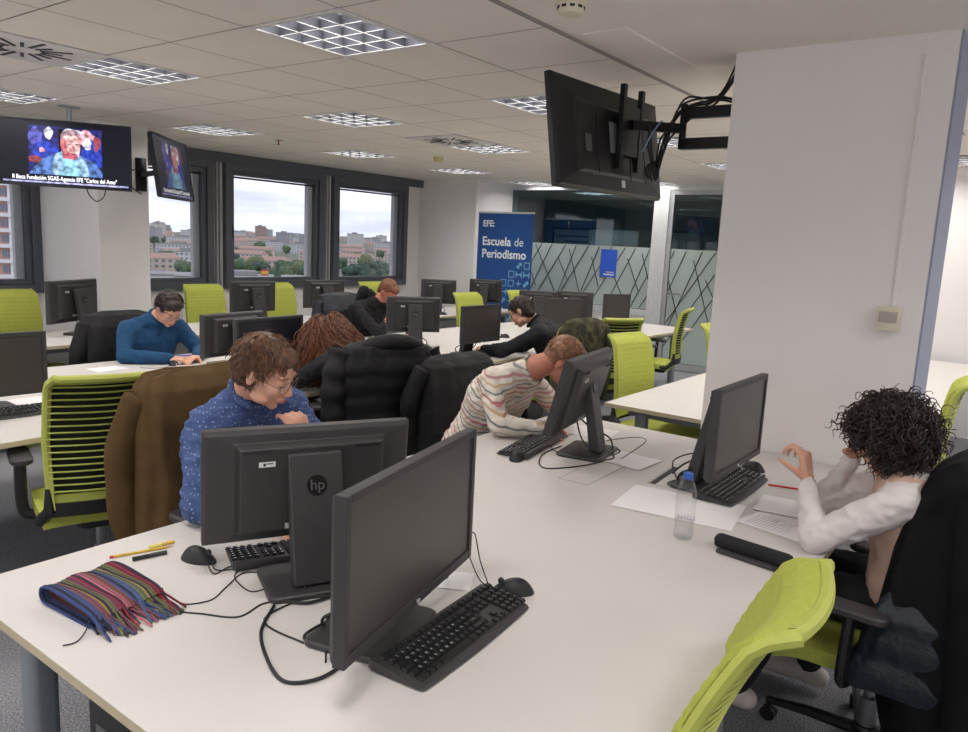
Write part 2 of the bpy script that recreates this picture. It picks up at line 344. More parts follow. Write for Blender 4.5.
# ------------------------------------------------------------------ ceiling lights, vents, detectors
rim=mat('luminaire_white',(228,226,222),.5,.1); chrome=mat('louvre_mirror',(84,85,92),.42,.6,var=.03)
refl=mat('reflector_grey',(120,120,126),.5)
tubem=mat('fluorescent_tube',(255,255,255),.5,emit=(255,248,238),es=1.5)
def fixture():
    t=thing('ceiling_light','','ceiling light',(0,0,CH),0,'square louvred lights in the tiled ceiling')
    r=MB()
    for s in(-1,1): r.bb((s*.3-(.0 if s<0 else .02),-.3,-.006),(s*.3+(.02 if s<0 else 0),.3,.002)); r.bb((-.28,s*.3-(.0 if s<0 else .02),-.006),(.28,s*.3+(.02 if s<0 else 0),.002))
    r.build('frame',rim,t,smooth=False)
    h=MB(); h.bb((-.3,-.3,.1),(.3,.3,.105))
    for s in(-1,1): h.bb((s*.297,-.3,0),(s*.3,.3,.1)); h.bb((-.3,s*.297,0),(.3,s*.3,.1))
    h.build('housing',refl,t,smooth=False)
    L=MB()
    for k in range(-2,3):
        p=k*.135
        # curved blades: thin at the bottom, thicker at the top
        for ax in(0,1):
            n=5; pr=[(.0015,-.004),(.003,.008),(.007,.020),(.013,.032)]
            for sg in(-1,1):
                vs=[];fs=[]
                for (w,z) in pr:
                    for e in(-.28,.28): vs.append((p+sg*w,e,z) if ax==0 else (e,p+sg*w,z))
                for i in range(3):
                    q=(2*i,2*i+1,2*i+3,2*i+2); fs.append(q)
                L.add(vs,fs)
    L.build('louvre',chrome,t)
    e_=MB()
    for k in range(-2,3):
        p=k*.135; e_.bb((p-.0022,-.28,-.0048),(p+.0022,.28,-.0035)); e_.bb((-.28,p-.0022,-.0048),(.28,p+.0022,-.0035))
    e_.build('louvre_edges',rim,t,smooth=False)
    for k in range(4): MB().cyl((-.27,-.2+.135*k,.078),(.27,-.2+.135*k,.078),.008,n=10).build('tube',tubem,t)
    return t
f0=fixture(); used=False; n=0
descr={}
for (i,j) in fixl:
    if i==18: continue
    x,y=cellxy(i,j)
    ix=round((x-.42)/1.8); jy=round((y-.63)/1.8)
    if y>6.7 or (ix==1 and jy==0): continue
    rowname={3:'window-side',2:'second',1:'third',0:'pillar-side',-1:'added unseen innermost'}.get(jy,'added unseen innermost')
    colname='added unseen behind the camera' if ix<0 else ['closest to the camera','second out','third out','fourth out','fifth out','farthest'][min(5,ix)]
    lab='square louvred light in the %s row of lights, %s'%(rowname,colname)
    if not used: o=f0; used=True; o.location=(x+.3,y+.3,CH); o['label']=lab
    else: o=dup(f0,(x+.3,y+.3,CH),0,lab)
    l=bpy.data.lights.new('lamp','AREA'); l.shape='SQUARE'; l.size=.5; l.energy=7.6; l.color=(1,.97,.94)
    lo=bpy.data.objects.new('lamp',l); COL.objects.link(lo); lo.parent=o; lo.location=(0,0,.056)
for (i,j),nm in zip(vents,('round swirl air vent in the ceiling at the left edge of the picture','far swirl air vent in the ceiling beside a louvred light')):
    x,y=cellxy(i,j); t=thing('ceiling_vent',nm,'air vent',(x+.3,y+.3,CH),0)
    MB().rbox((0,0,-.003),(.594,.594,.008),.004).build('vent_plate',mat('vent_white',(220,216,214),.5,.2),t)
    s=MB()
    for k in range(16):
        a=2*PI*k/16; 
        T_=M.Rotation(a,4,'Z'); L_=.1 if k%2 else .16
        s.box((.09+L_/2,0,-.009),(L_,.018,.004),T_)
    s.build('vent_slots',blk,t,smooth=False)
t=thing('smoke_detector','round cream smoke detector on the ceiling at the top centre','smoke detector',(2.55,1.55,CH))
MB().lathe([(.062,0),(.062,-.012),(.05,-.02),(.05,-.04),(.042,-.055),(.0,-.058)],28).build('detector_body',beige,t)
s=MB()
for k in range(10): s.box((.0485,0,-.034),(.006,.018,.009),M.Rotation(2*PI*k/10,4,'Z'))
s.build('detector_slots',blk,t,smooth=False)
t=thing('smoke_detector','small yellowed detector on the ceiling near the far windows','smoke detector',(6.55,5.55,CH))
MB().lathe([(.055,0),(.055,-.02),(.045,-.05),(0,-.052)],20).build('detector_body',mat('yellowed',(206,196,130),.5),t)
t=thing('sprinkler_head','tiny sprinkler head on the ceiling above the middle window','sprinkler',(5.0,6.3,CH))
MB().lathe([(.04,.004),(.04,-.002),(.018,-.006),(.007,-.01),(.007,-.04),(.014,-.042),(.014,-.045),(0,-.046)],14).build('sprinkler_body',mat('red_brass',(150,90,70),.4,.5),t)
for yy in(3.0,6.2):  # lamps added to lighten the room behind the partition
    o=dup(f0,(.42+18*.6+.3,.03+.6*(4 if yy<4 else 10)+.3,CH),0,'dim louvred light added to brighten the office behind the glass, %s'%('right of the door post' if yy<4 else 'behind the banner'))
    l=bpy.data.lights.new('lamp','AREA'); l.shape='SQUARE'; l.size=.5; l.energy=7.60; l.color=(.92,.97,1); lo=bpy.data.objects.new('lamp',l); COL.objects.link(lo); lo.parent=o; lo.location=(0,0,.062)
# ------------------------------------------------------------------ desks
def desk(label,x0,x1,y0,y1,bays,hatches=True,group=None):
    t=thing('bench_desk',label,'desk',(x0,y0,0))
    W=x1-x0; D=y1-y0
    top=MB(); top.mi=0
    top.rbox((W/2,D/2,DZ-.0125),(W,D,.025),.004,1)
    o=top.build('worktop',[white,edge],t,smooth=False)
    for p in o.data.polygons:
        if abs(p.normal.z)<.3: p.material_index=1
    bw=W/bays
    xsn=[.1]+[bw*i for i in range(1,bays)]+[W-.1]
    for x in xsn:
        for y in ((.20,D-.20)):
            MB().rbox((x,y,.345),(.07,.07,.69),.02,4).build('leg',legm,t)
            MB().cyl((x,y,0),(x,y,.006),.03).build('foot_pad',blk,t)
    f=MB()
    for y in (.14,D-.14): f.bb((.1,y-.02,DZ-.075),(W-.1,y+.02,DZ-.03))
    for x in xsn: f.bb((x-.02,.12,DZ-.07),(x+.02,D-.12,DZ-.03))
    f.build('under_frame',legm,t,smooth=False,bevel=.003)
    if D>1.2: MB().bb((.25,D/2-.12,.52),(W-.25,D/2+.12,.54)).bb((.25,D/2-.12,.54),(W-.25,D/2-.11,.66)).bb((.25,D/2+.11,.54),(W-.25,D/2+.12,.66)).build('cable_tray',tray,t,smooth=False)
    else: MB().bb((.2,D-.1,.35),(W-.2,D-.085,.68)).build('modesty_panel',wallm,t,smooth=False)
    return t
dA=desk('large white bench desk in the foreground with the colourful scarf on it',.67,3.58,.45,2.08,2)
dB=desk('white bench desk at the left where the person in the blue sweater writes',.64,3.62,3.355,4.985,2)
dC=desk('long white bench desk in the far middle with the black hooded person',4.46,8.85,3.38,5.02,3)
dD=desk('white bench desk just behind the pillar with its bare corner showing',4.02,8.35,.45,2.04,3)
dW=desk('narrow white desk row along the windows behind the others',.6,8.75,5.83,6.63,5)
# dark computer housing hung under the near desk
t=thing('computer_tower','black computer case hanging under the left end of the foreground desk','computer',(.98,1.54,0))
MB().rbox((0,0,.46),(.42,.2,.36),.01).build('case',blk,t)
MB().bb((-.212,-.06,.5),(-.209,.06,.52)).bb((-.212,-.06,.44),(-.209,.06,.46)).build('vent_slots',silver,t,smooth=False)
MB().bb((-.14,-.1,.64),(-.1,.1,.69)).bb((.1,-.1,.64),(.14,.1,.69)).build('bracket',blkm,t,smooth=False)
def hatch(lbl,x,y,rz,slot=True):
    t=thing('cable_hatch',lbl,'cable hatch',(x,y,DZ),rz)
    fr=MB()
    for s in(-1,1): fr.bb((s*.17-.0015,-.065,0),(s*.17+.0015,.065,.0012)); fr.bb((-.17,s*.065-.0015,0),(.17,s*.065+.0015,.0012))
    fr.build('hatch_outline',mat('hatch_line',(176,170,164),.5),t,smooth=False)
    MB().bb((-.166,-.061,0),(.166,.03,.0018)).build('hatch_lid',white,t,smooth=False)
    if slot: MB().bb((-.16,.035,0),(.13,.058,.0012)).build('slot',prn,t,smooth=False)
    return t
hatch('open cable hatch with dark slot between the water bottle and its monitor',2.9,1.12,R(4))
hatch('closed cable hatch flush in the desk right of the tilted monitor base',2.70,1.40,R(2),False)
# ------------------------------------------------------------------ office chairs (face +y, origin on the floor)
def backfn(recl):
    def B(u,v,off=0):
        # u -1..1 across, v 0..1 up
        z=.50+.56*v; y=-.235+.03*math.sin(v*PI*.9)-.07*v
        if v>.86: q=(v-.86)/.14; y-=.045*q*q; z-=.012*q*q
        w=.225-.012*abs(v-.5)*2-(.02*max(0,(v-.9)/.1)**2)
        x=u*w; y+=.03*u*u
        y-=off
        # recline about (y=-.2,z=.45)
        dy,dz=y+.2,z-.45; c,s=math.cos(recl),math.sin(recl)
        return V((x,-.2+dy*c-dz*s,.45+dz*c+dy*s))
    return B
def make_chair(recl=0.0):
    t=thing('office_chair','x','chair')
    B=backfn(recl)
    # front pad with faint horizontal ribs
    p=MB(); p.slab(lambda a,b:B(a*2-1,b,-.001*math.cos(b*34*PI)),lambda a,b:B(a*2-1,b,.014)-B(a*2-1,b,0),17,70)
    bk=p.build('backrest',green,t)
    l=MB(); l.slab(lambda a,b:B((a*2-1)*.93,.03+b*.9,.016),lambda a,b:V((0,-.003,0)),13,24); l.build('back_liner',dkmesh,bk)
    f=MB()
    loop=[B(-.95,v/16,.022) for v in range(17)]+[B(-1+.1*k,.985,.022) for k in range(1,20)]+[B(.95,1-v/16,.022) for v in range(17)]
    f.tube(loop,.0165,8,cap=True); f.slab(lambda a,b:B((a*2-1)*.97,.93+.065*b,.013),lambda a,b:V((0,-.016,-.002)),17,4)
    f.slab(lambda a,b:B(a*2-1,.0+.11*b,.012),lambda a,b:V((0,-.018,0)),17,4)
    for s in(-1,1):
        f.slab(lambda a,b:B(s*(.9+.10*a),b,.010),lambda a,b:B(s*(.9+.10*a),b,.042-.02*b)-B(s*(.9+.10*a),b,.010),4,18)
    f.build('back_frame',greenf,t)
    sl=MB()
    for k in range(17):
        v=.13+k*.0485; sl.tube([B(-.95+.1*i*1.0,v-.004*math.cos((-.95+.1*i)*PI),.034) for i in range(20)],.0052,6,flat=.7)
    sl.build('back_slats',greenf,t)
    s=MB()
    def S(u,v):
        x=(u*2-1); y=(v*2-1); e=(abs(x)**4+abs(y)**4)
        return V((x*.245*(1-.06*abs(y)**3),.03+y*.235*(1-.06*abs(x)**3),.482-.018*e+.008*x*x-(.02*max(0,y)**4)))
    s.slab(S,lambda a,b:V((0,0,-.05)),17,17); s.build('seat',green,t)
    MB().rbox((0,.02,.418),(.40,.40,.03),.06).build('seat_shell',blk,t)
    k=MB()
    for sx in(-1,1): k.tube([(sx*.2,.0,.43),(sx*.235,-.17,.44),tuple(B(sx*.98,.0,.03)),tuple(B(sx*.98,.16,.03))],[.02,.025,.025,.012],8)
    k.slab(lambda a,b:B(a*2-1,-.05+.1*b,.02),lambda a,b:V((0,-.02,0)),9,3)
    k.build('back_bracket',blk,t)
    for sx in(-1,1):
        a=MB(); a.tube(catmull([(sx*.17,.02,.41),(sx*.255,.03,.405),(sx*.285,.035,.45),(sx*.287,.03,.64)],5),[.018]*15+[.016],8,flat=1.3); ar=a.build('armrest',blk,t)
        MB().rbox((sx*.285,.05,.66),(.085,.25,.028),.035).build('arm_pad',blk2,ar)
    MB().rbox((0,-.02,.385),(.2,.24,.05),.03).build('tilt_mechanism',blk,t)
    MB().lathe([(.028,.13),(.028,.24),(.018,.24),(.018,.37),(.03,.375)],16).build('gas_column',steel,t)
    b=MB(); b.lathe([(.045,.06),(.05,.1),(.035,.135),(.02,.14)],16)
    for q in range(5):
        an=2*PI*q/5+.3; c,s_=math.cos(an),math.sin(an)
        b.tube([(c*.03,s_*.03,.105),(c*.18,s_*.18,.095),(c*.32,s_*.32,.075)],[.028,.022,.016],8,flat=.8)
    b.build('star_base',blk,t)
    for q in range(5):
        an=2*PI*q/5+.3; c,s_=math.cos(an),math.sin(an); x,y=c*.31,s_*.31
        w=MB()
        for d in(-.012,.012): w.cyl((x-s_*(d-.007),y+c*(d-.007),.027),(x-s_*(d+.007),y+c*(d+.007),.027),.027,n=14)
        w.cyl((x,y,.03),(x,y,.075),.008,n=8); w.build('caster',blk,t)
    return t
ch0=make_chair(); chused=False
def chair(x,y,rz,label,group=None):
    global chused
    if not chused: chused=True; ch0.location=(x,y,0); ch0.rotation_euler=(0,0,rz); ch0['label']=label; return ch0
    return dup(ch0,(x,y,0),rz,label)
chair(1.60,3.235,R(-18),'lime green office chair with slatted back, nearest the left edge, pulled to the left desk')
c_guy=chair(1.70,2.26,R(182),'chair of the person in the blue patterned shirt, mostly under a brown coat')
c_lh=chair(3.15,3.18,R(-24),'chair of the person with long wavy hair, under the black puffer jacket')
c_st=chair(3.22,2.22,R(176),'chair of the person in the striped sweater, under a thin black jacket')
c_bs=chair(5.27,3.22,R(-6),'chair of the person in the black sweater, under a camouflage jacket')
chair(4.82,2.02,R(172),'lime green chair with solid front seen face-on, beyond the striped sweater')
chair(6.08,3.16,R(-30),'slatted lime green chair half hidden above the solid green chair, at the far middle desk')
chair(7.62,3.32,R(14),'slatted lime green chair seen from the side before the glass partition')
chair(6.28,1.93,R(178),'lime green chair cut off by the left edge of the big pillar')
c_right=chair(4.62,.60,R(4),'lime green chair right of the pillar behind the curly haired person')
chair(2.74,6.66,R(178),'lime green chair at the window desk cut off by the left picture edge')
chair(4.69,6.87,R(176),'lime green chair at the window desk above the person in the blue sweater')
chair(5.72,6.9,R(184),'lime green chair peeking out right of a window-desk monitor')
chair(7.15,6.82,R(178),'lime green chair at the window desk right of the hooded person')
chair(6.93,5.08,R(176),'lime green chair at the far middle desk below the last window monitors')
chair(8.02,5.1,R(176),'lime green chair just behind the dark hair of the black sweater, near the banner')
c_girl=chair(2.84,4.98,R(182),'chair of the person in the blue sweater, under a black jacket')
c_hood=chair(4.98,5.06,R(176),'chair of the hooded person, under a dark jacket')
c_wom=chair(2.64,.30,R(-3),'chair of the curly haired person at the right, loaded with coats')
fg=make_chair(R(15)); fg.rotation_euler=(0,0,R(5)); fg.location=(1.455,.765,0); tag(fg,'lime green mesh chair in the bottom foreground, tucked backwards at the desk edge')
c_st.scale=(1,1,.93); c_girl.scale=(1,1,.93); c_wom.scale=(1,1,.94)
# ------------------------------------------------------------------ garments on chairs
def ringloft(mb,rings,n=48,fold=0,fk=5,seed=0,capt=True,org=(0,0,0)):
    """rings: (z, halfwidth, halfdepth, cx, cy, power)"""
    vs=[];fs=[]
    for j,(z,w,d,cx,cy,pw) in enumerate(rings):
        for k in range(n):
            a=2*PI*k/n; ca,sa=math.cos(a),math.sin(a)
            x=abs(ca)**(2/pw)*(1 if ca>0 else -1); y=abs(sa)**(2/pw)*(1 if sa>0 else -1)
            q=noise.noise(V((x*fk+seed,y*fk*.8,z*fk*.35)))*fold+noise.noise(V((x*fk*2.3+seed,y*2,z*fk*1.1+seed)))*fold*.5
            vs.append((cx+x*(w+q),cy+y*(d+q*.8),z+noise.noise(V((x*3+seed,y*3,seed)))*fold*.6))
    m=len(rings)
    for j in range(m-1):
        for k in range(n): fs.append((j*n+k,j*n+(k+1)%n,(j+1)*n+(k+1)%n,(j+1)*n+k))
    if capt:
        c=len(vs); z,w,d,cx,cy,pw=rings[-1]; vs.append((cx,cy,z+.004))
        for k in range(n): fs.append(((m-1)*n+k,(m-1)*n+(k+1)%n,c))
    return mb.add(vs,fs)
def interp(keys,n):
    out=[]; K=len(keys)-1
    for i in range(n):
        t=i/(n-1)*K; k=min(int(t),K-1); q=t-k; q2=q*q*(3-2*q) if False else q
        out.append(tuple(lerp(a,b,q2) for a,b in zip(keys[k],keys[k+1])))
    return out
def drape(name,label,cat,chair_o,m,keys,fold=.02,seed=0,sleeves=(),loc=None,puff=0,extra=None,nr=46,fk=5):
    t=thing(name,label,cat,chair_o.location if loc is None else loc,chair_o.rotation_euler.z)
    mb=MB(); rg=interp(keys,nr)
    if puff:
        rg=[(z,w+puff*abs(math.sin(z*PI/.10)),d+puff*abs(math.sin(z*PI/.10)),cx,cy,pw) for z,w,d,cx,cy,pw in rg]
    ringloft(mb,rg,56,fold,fk,seed)
    o=mb.build('jacket_body',m,t,sub=1)
    for k,(pts,r) in enumerate(sleeves):
        P=catmull(pts,8); rr=[lerp(r[0],r[1],i/(len(P)-1))*(1+(.10 if puff else .05)*math.sin(i*(1.25 if puff else .9)+k)) for i in range(len(P))]
        s=MB(); s.tube(P,rr,14); s.build('sleeve',m,t,sub=1)
    if extra: extra(t)
    return t
brown=mat('brown_canvas',(82,62,36),.9,var=.12,scale=12,bump=.5,bscale=9,bd=.03,spec=.2)
blackc=mat('black_nylon',(22,21,22),.6,var=.15,scale=10,bump=.5,bscale=9,bd=.03,spec=.25)
blackp=mat('black_puffer_nylon',(20,19,20),.6,var=.12,scale=8,bump=.5,bscale=14,bd=.02,spec=.3)
blackw=mat('black_wool',(16,15,16),.85,var=.12,scale=30,bump=.5,bscale=8,bd=.03,spec=.2)
navyp=mat('navy_puffer_nylon',(20,27,36),.5,var=.12,scale=8,bump=.8,bscale=14,bd=.02)
T0=(1.115,.205,.03,0,-.325,2.6); 
def K(z,w,d,cy,pw=3.6,cx=0): return (z,w,d,cx,cy,pw)
drape('brown_coat','brown canvas coat hung over the chair of the person in the blue shirt','coat',c_guy,brown,
 [K(.36,.33,.14,-.26),K(.5,.32,.14,-.27),K(.75,.29,.13,-.29),K(.95,.28,.12,-.31),K(1.05,.265,.10,-.325),K(1.095,.23,.06,-.34),K(1.11,.15,.02,-.34)],.022,3,
 [([(.25,-.33,1.03),(.31,-.36,.85),(.32,-.34,.6),(.29,-.3,.42)],(.055,.05))])
def puffx(t):
    h=MB(); h.tube(catmull([(-.20,-.34,1.02),(-.1,-.39,1.065),(.02,-.41,1.08),(.15,-.39,1.055),(.23,-.34,.98)],8),[.03+.018*math.sin(i/32*PI) for i in range(33)],14); h.build('hood',blackp,t,sub=1)
    MB().sph((-.12,-.36,1.10),.006).build('press_stud',stick,t)
drape('puffer_jacket','black quilted puffer jacket with hood on the chair of the long haired person','jacket',c_lh,blackp,
 [K(.40,.29,.16,-.28),K(.55,.29,.165,-.29),K(.75,.28,.155,-.30),K(.92,.27,.14,-.32),K(1.0,.255,.12,-.33),K(1.055,.22,.09,-.34),K(1.085,.15,.03,-.35)],.018,7,
 [([(-.24,-.33,1.02),(-.30,-.36,.88),(-.31,-.38,.7),(-.28,-.36,.52)],(.075,.06)),([(.24,-.34,1.02),(.29,-.38,.88),(.30,-.40,.7),(.27,-.36,.5)],(.075,.06))],puff=.008,extra=puffx)
drape('black_jacket','thin black jacket hung on the chair of the person in the striped sweater','jacket',c_st,blackc,
 [K(.42,.29,.14,-.27),K(.6,.28,.135,-.28),K(.8,.27,.125,-.29),K(.95,.26,.11,-.31),K(1.05,.25,.085,-.33),K(1.09,.22,.05,-.34),K(1.105,.14,.015,-.34)],.016,11,
 [([(.23,-.35,1.04),(.28,-.40,.86),(.27,-.41,.66),(.24,-.38,.5)],(.06,.05)),([(-.23,-.35,1.04),(-.27,-.40,.86),(-.26,-.4,.66),(-.22,-.36,.48)],(.055,.05))])
camo=mat('camouflage',(54,54,42),.9,spec=.2); nt=camo.node_tree; rmp=[n for n in nt.nodes if n.type=='VALTORGB'][0]; nz=[n for n in nt.nodes if n.type=='TEX_NOISE'][0]; nz.inputs['Scale'].default_value=9
rmp.color_ramp.interpolation='CONSTANT'; e=rmp.color_ramp.elements; e[0].position=0; e[0].color=(*lin((46,44,34)),1); e[1].position=.42; e[1].color=(*lin((62,62,46)),1)
e=rmp.color_ramp.elements.new(.55); e.color=(*lin((84,78,58)),1); e=rmp.color_ramp.elements.new(.64); e.color=(*lin((50,44,32)),1)
drape('camouflage_jacket','camouflage jacket slung over a chair just above the striped sweater person\'s monitor','jacket',c_bs,camo,
 [K(.38,.25,.12,-.29),K(.6,.25,.12,-.30),K(.85,.25,.11,-.31),K(1.0,.245,.09,-.33),K(1.065,.21,.055,-.34),K(1.09,.13,.02,-.34)],.014,5,
 [([(.22,-.35,1.02),(.27,-.38,.85),(.27,-.38,.62),(.25,-.36,.42)],(.06,.05))])
drape('black_jacket','black jacket over the chair of the person in the blue sweater','jacket',c_girl,blackc,
 [K(.36,.33,.14,-.26),K(.6,.32,.135,-.28),K(.85,.30,.12,-.30),K(1.0,.28,.10,-.32),K(1.08,.24,.07,-.34),K(1.105,.14,.02,-.34)],.016,15,
 [([(.25,-.33,1.02),(.32,-.30,.85),(.35,-.28,.62),(.33,-.26,.42)],(.06,.055))])
drape('dark_jacket','dark jacket over the chair of the person in the black hooded sweatshirt','jacket',c_hood,navyp,
 [K(.45,.28,.13,-.27),K(.7,.28,.13,-.29),K(.95,.27,.11,-.31),K(1.08,.23,.06,-.34),K(1.1,.13,.02,-.34)],.016,19,
 [([(.24,-.33,1.02),(.29,-.3,.85),(.3,-.28,.6)],(.06,.05))])
drape('black_coat','long black coat covering the back of the curly haired person\'s chair','coat',c_wom,blackw,
 [K(.22,.30,.20,-.27,cx=.02),K(.45,.30,.24,-.25,cx=.0),K(.6,.29,.24,-.25,cx=.0),K(.80,.27,.23,-.26,cx=.02),K(.92,.25,.20,-.25,cx=.05),K(1.02,.245,.17,-.26,cx=.05),K(1.07,.21,.12,-.27,cx=.06),K(1.09,.12,.05,-.28,cx=.06)],.02,23,
 [([(-.16,-.24,.98),(-.25,-.26,.84),(-.29,-.28,.62),(-.27,-.28,.36)],(.07,.06))])
drape('navy_puffer_jacket','dark navy puffer jacket hanging beside the black coat, near the armrest','jacket',c_wom,navyp,
 [K(.40,.10,.15,-.09,cx=-.20),K(.5,.09,.14,-.13,cx=-.20),K(.62,.08,.12,-.14,cx=-.20),K(.70,.05,.08,-.15,cx=-.18),K(.75,.03,.04,-.16,cx=-.17)],.012,27,puff=.010,nr=30)
jk=[o for o in bpy.data.objects if o.name.startswith('black_jacket') and o.get('label','').endswith('striped sweater')][0]; jk.scale=(1,1,.93)
jk=[o for o in bpy.data.objects if o.name.startswith('black_jacket') and 'blue sweater' in o.get('label','')][0]; jk.scale=(1,1,.93)
# ------------------------------------------------------------------ monitors
MON={}
def monitor(x,y,rz,w,h,zb,label,tilt=0,big=0,logo=True,side=0,group=None):
    """x,y centre of the panel's lower edge; screen faces local +y; zb height of the lower edge over the desk"""
    key=(w,h,zb,tilt,big)
    if key in MON: return dup(MON[key],(x,y,DZ),rz,label,group)
    t=thing('computer_monitor',label,'monitor',(x,y,DZ),rz,group)
    T_=M.Translation((0,0,zb))@M.Rotation(R(tilt),4,'X')@M.Translation((0,0,-zb)); cz=zb+h/2
    b=.018 if big else .02
    f=MB(); 
    for s in(-1,1): f.box((s*(w/2-b/2),0,cz),(b,.028,h),T_)
    f.box((0,0,zb+.012),(w-2*b,.028,.024),T_); f.box((0,0,zb+h-b/2),(w-2*b,.028,b),T_)
    f.build('bezel',blk2,t,smooth=False,bevel=.002)
    MB().box((0,.004,cz+.002),(w-2*b,.01,h-.024-b),T_).build('screen',scrb if big==3 else scrm,t,smooth=False)
    c=MB(); 
    def ring(wi,hi,yy): return [(a*wi/2,yy,cz+q*hi/2) for a,q in((-1,-1),(1,-1),(1,1),(-1,1))]
    vs=ring(w*.998,h*.998,-.012)+ring(w*.97,h*.95,-.026)+ring(w*.72,h*.80,-.030)+ring(w*.68,h*.74,-.055)
    fs=[(12,13,14,15)]+[(r*4+i,(r*4)+(i+1)%4,(r+1)*4+(i+1)%4,(r+1)*4+i) for r in range(3) for i in range(4)]
    c.add(vs,fs,T_); bc=c.build('back_cover',blk2,t,smooth=False,bevel=.004)
    g=MB()
    for k in range(18):
        for s in(-1,1): g.box((s*(w*.20+k*w*.0075),-.0562,cz+h*.35),(w*.003,.001,h*.03),T_)
    g.build('vent_slots',prn,bc,smooth=False)
    st=MB(); st.box((-w*.22,-.0565,cz+h*.24),(w*.075,.001,h*.045),T_); st.build('white_sticker',stick,bc,smooth=False)
    q=MB(); q.box((-w*.232,-.0573,cz+h*.24),(w*.012,.001,h*.025),T_); q.box((-w*.208,-.0573,cz+h*.247),(w*.03,.001,h*.008),T_); q.build('sticker_print',prn,bc,smooth=False)
    st2=MB(); st2.box((-w*.05,-.0565,cz-h*.33),(w*.16,.001,h*.05),T_); st2.build('rating_label',mat('label_grey',(190,190,188),.5),bc,smooth=False)
    # stand: wide flat neck and flat base foot, leaning back
    nk=MB(); sw_=w*.13 if big!=2 else w*.09
    y0,y1=-.062,-.15
    nk.add([(-sw_,y0,cz+h*.30),(sw_,y0,cz+h*.30),(sw_,y0-.03,cz+h*.30),(-sw_,y0-.03,cz+h*.30),(-sw_*.95,y1+.03,.02),(sw_*.95,y1+.03,.02),(sw_*.95,y1-.02,.02),(-sw_*.95,y1-.02,.02)],[(0,1,2,3),(7,6,5,4),(0,4,5,1),(1,5,6,2),(2,6,7,3),(3,7,4,0)])
    n_=nk.build('stand_neck',blk2,t,smooth=False,bevel=.005)
    MB().rbox((0,-.1,.008),(.27 if w>.45 else .22,.21,.016),.02).build('stand_base',blk2,t)
    nv=V((0,y1-y0,.02-(cz+h*.3))); nrm=V((0,nv.z,-nv.y)).normalized(); 
    if nrm.y>0: nrm=-nrm
    zl=cz+h*.04; fr=(cz+h*.3-zl)/(cz+h*.3-.02); yl=lerp(y0-.03,y1-.02,fr)
    TL=M.Translation((0,yl-.002,zl))@M.Rotation(-math.atan2(y1-y0,.02-(cz+h*.3))*0-math.atan2(abs(y1-y0)-.01,cz+h*.3),4,'X')
    lg=MB(); rr=.026 if w>.45 else .018
    lg.cyl((0,.001,0),(0,-.0015,0),rr,n=28,T=TL); lo=lg.build('logo_disc',blkm,n_)
    if logo:
        TT=TL@M.Translation((rr*.62,-.0022,-rr*.45))@M.Rotation(PI/2,4,'X')@M.Rotation(PI,4,'Y')@M.Diagonal((-1,1,1,1))
        TT=TL@M.Translation((-rr*.72,-.0022,-rr*.45))@M.Rotation(PI/2,4,'X')
        text('logo_letters','hp',rr*1.5,silver,n_,TT,.0004)
        fo=text('front_logo','hp',.017,leg_w,t,T_@M.Translation((.008,.0145,zb+.006))@M.Rotation(PI/2,4,'X')@M.Rotation(PI,4,'Y'),.0002)
    cbp=catmull([(w*.02,-.05,zb+.03),(w*.05,-.10,zb-.01),(.09,-.17,.06),(.05,-.2,.012),(-.04,-.23,.006),(-.10,-.20,.006)],8)
    MB().tube(cbp,.004,8).build('power_cable',blk,t)
    cbp=catmull([(-w*.06,-.05,zb+.03),(-w*.07,-.09,.06),(-.03,-.19,.008),(.1,-.22,.006),(.13,-.15,.006)],8)
    MB().tube(cbp,.0035,8).build('video_cable',blk,t)
    MON[key]=t; return t
m_fg=monitor(1.225,1.065,R(194.3),.61,.345,.09,'large dark monitor in the centre foreground, screen towards the near side of the desk',big=1)
m1=monitor(1.33,1.55,R(-27.5),.545,.31,.10,'monitor seen from the back in front of the person in the blue patterned shirt',tilt=6,big=1)
m2=monitor(2.93,1.66,R(10),.56,.335,.12,'tilted monitor seen from the back hiding the head of the striped sweater person',tilt=14,big=2)
m3=monitor(2.87,.885,R(180),.55,.335,.10,'monitor in front of the pillar, facing the curly haired person',big=1)
mL=monitor(1.44,3.90,R(176),.5,.30,.08,'monitor at the left picture edge with dark grey screen towards us',big=0)
mB1=monitor(2.93,4.14,R(8),.5,.27,.12,'monitor seen from behind, next to the person in the blue sweater',big=0)
mB2=monitor(2.80,3.60,R(184),.5,.31,.11,'monitor with bluish dark screen in front of the long haired person',big=3)
W_=[(3.02,6.43,29,.60,.34,.10,'monitor at the window desk in front of the white column, left'),
(4.68,6.28,-3,.50,.30,.12,'monitor at the window desk below the middle window, left one of two'),
(5.64,6.33,-10,.50,.30,.12,'monitor at the window desk below the middle window, right one of two'),
(7.36,6.15,-52,.44,.30,.12,'monitor at the window desk below the white corner wall, left of the banner'),
(8.18,6.02,-66,.44,.30,.12,'monitor at the window desk right in front of the blue banner'),
(4.86,4.33,-38,.46,.30,.12,'monitor seen from the back beside the hooded person'),
(7.38,4.68,-52,.44,.30,.09,'monitor seen from behind just above the black sweater person'),
(7.80,4.45,-60,.44,.30,.09,'monitor back peeking out behind a front-facing one near the glass')]
for x,y,a,w,h,zb,l in W_: monitor(x,y,R(a),w,h,zb,l)
monitor(4.88,3.62,R(180),.5,.30,.11,'monitor with dark screen towards us, left of the person in the black sweater',big=0)
monitor(6.72,3.95,R(180-40),.40,.30,.08,'monitor with dark screen towards us, right of the black sweater person',big=0)
monitor(8.12,4.06,R(180-30),.36,.30,.08,'farthest monitor with dark screen, standing before the glass partition',big=0)
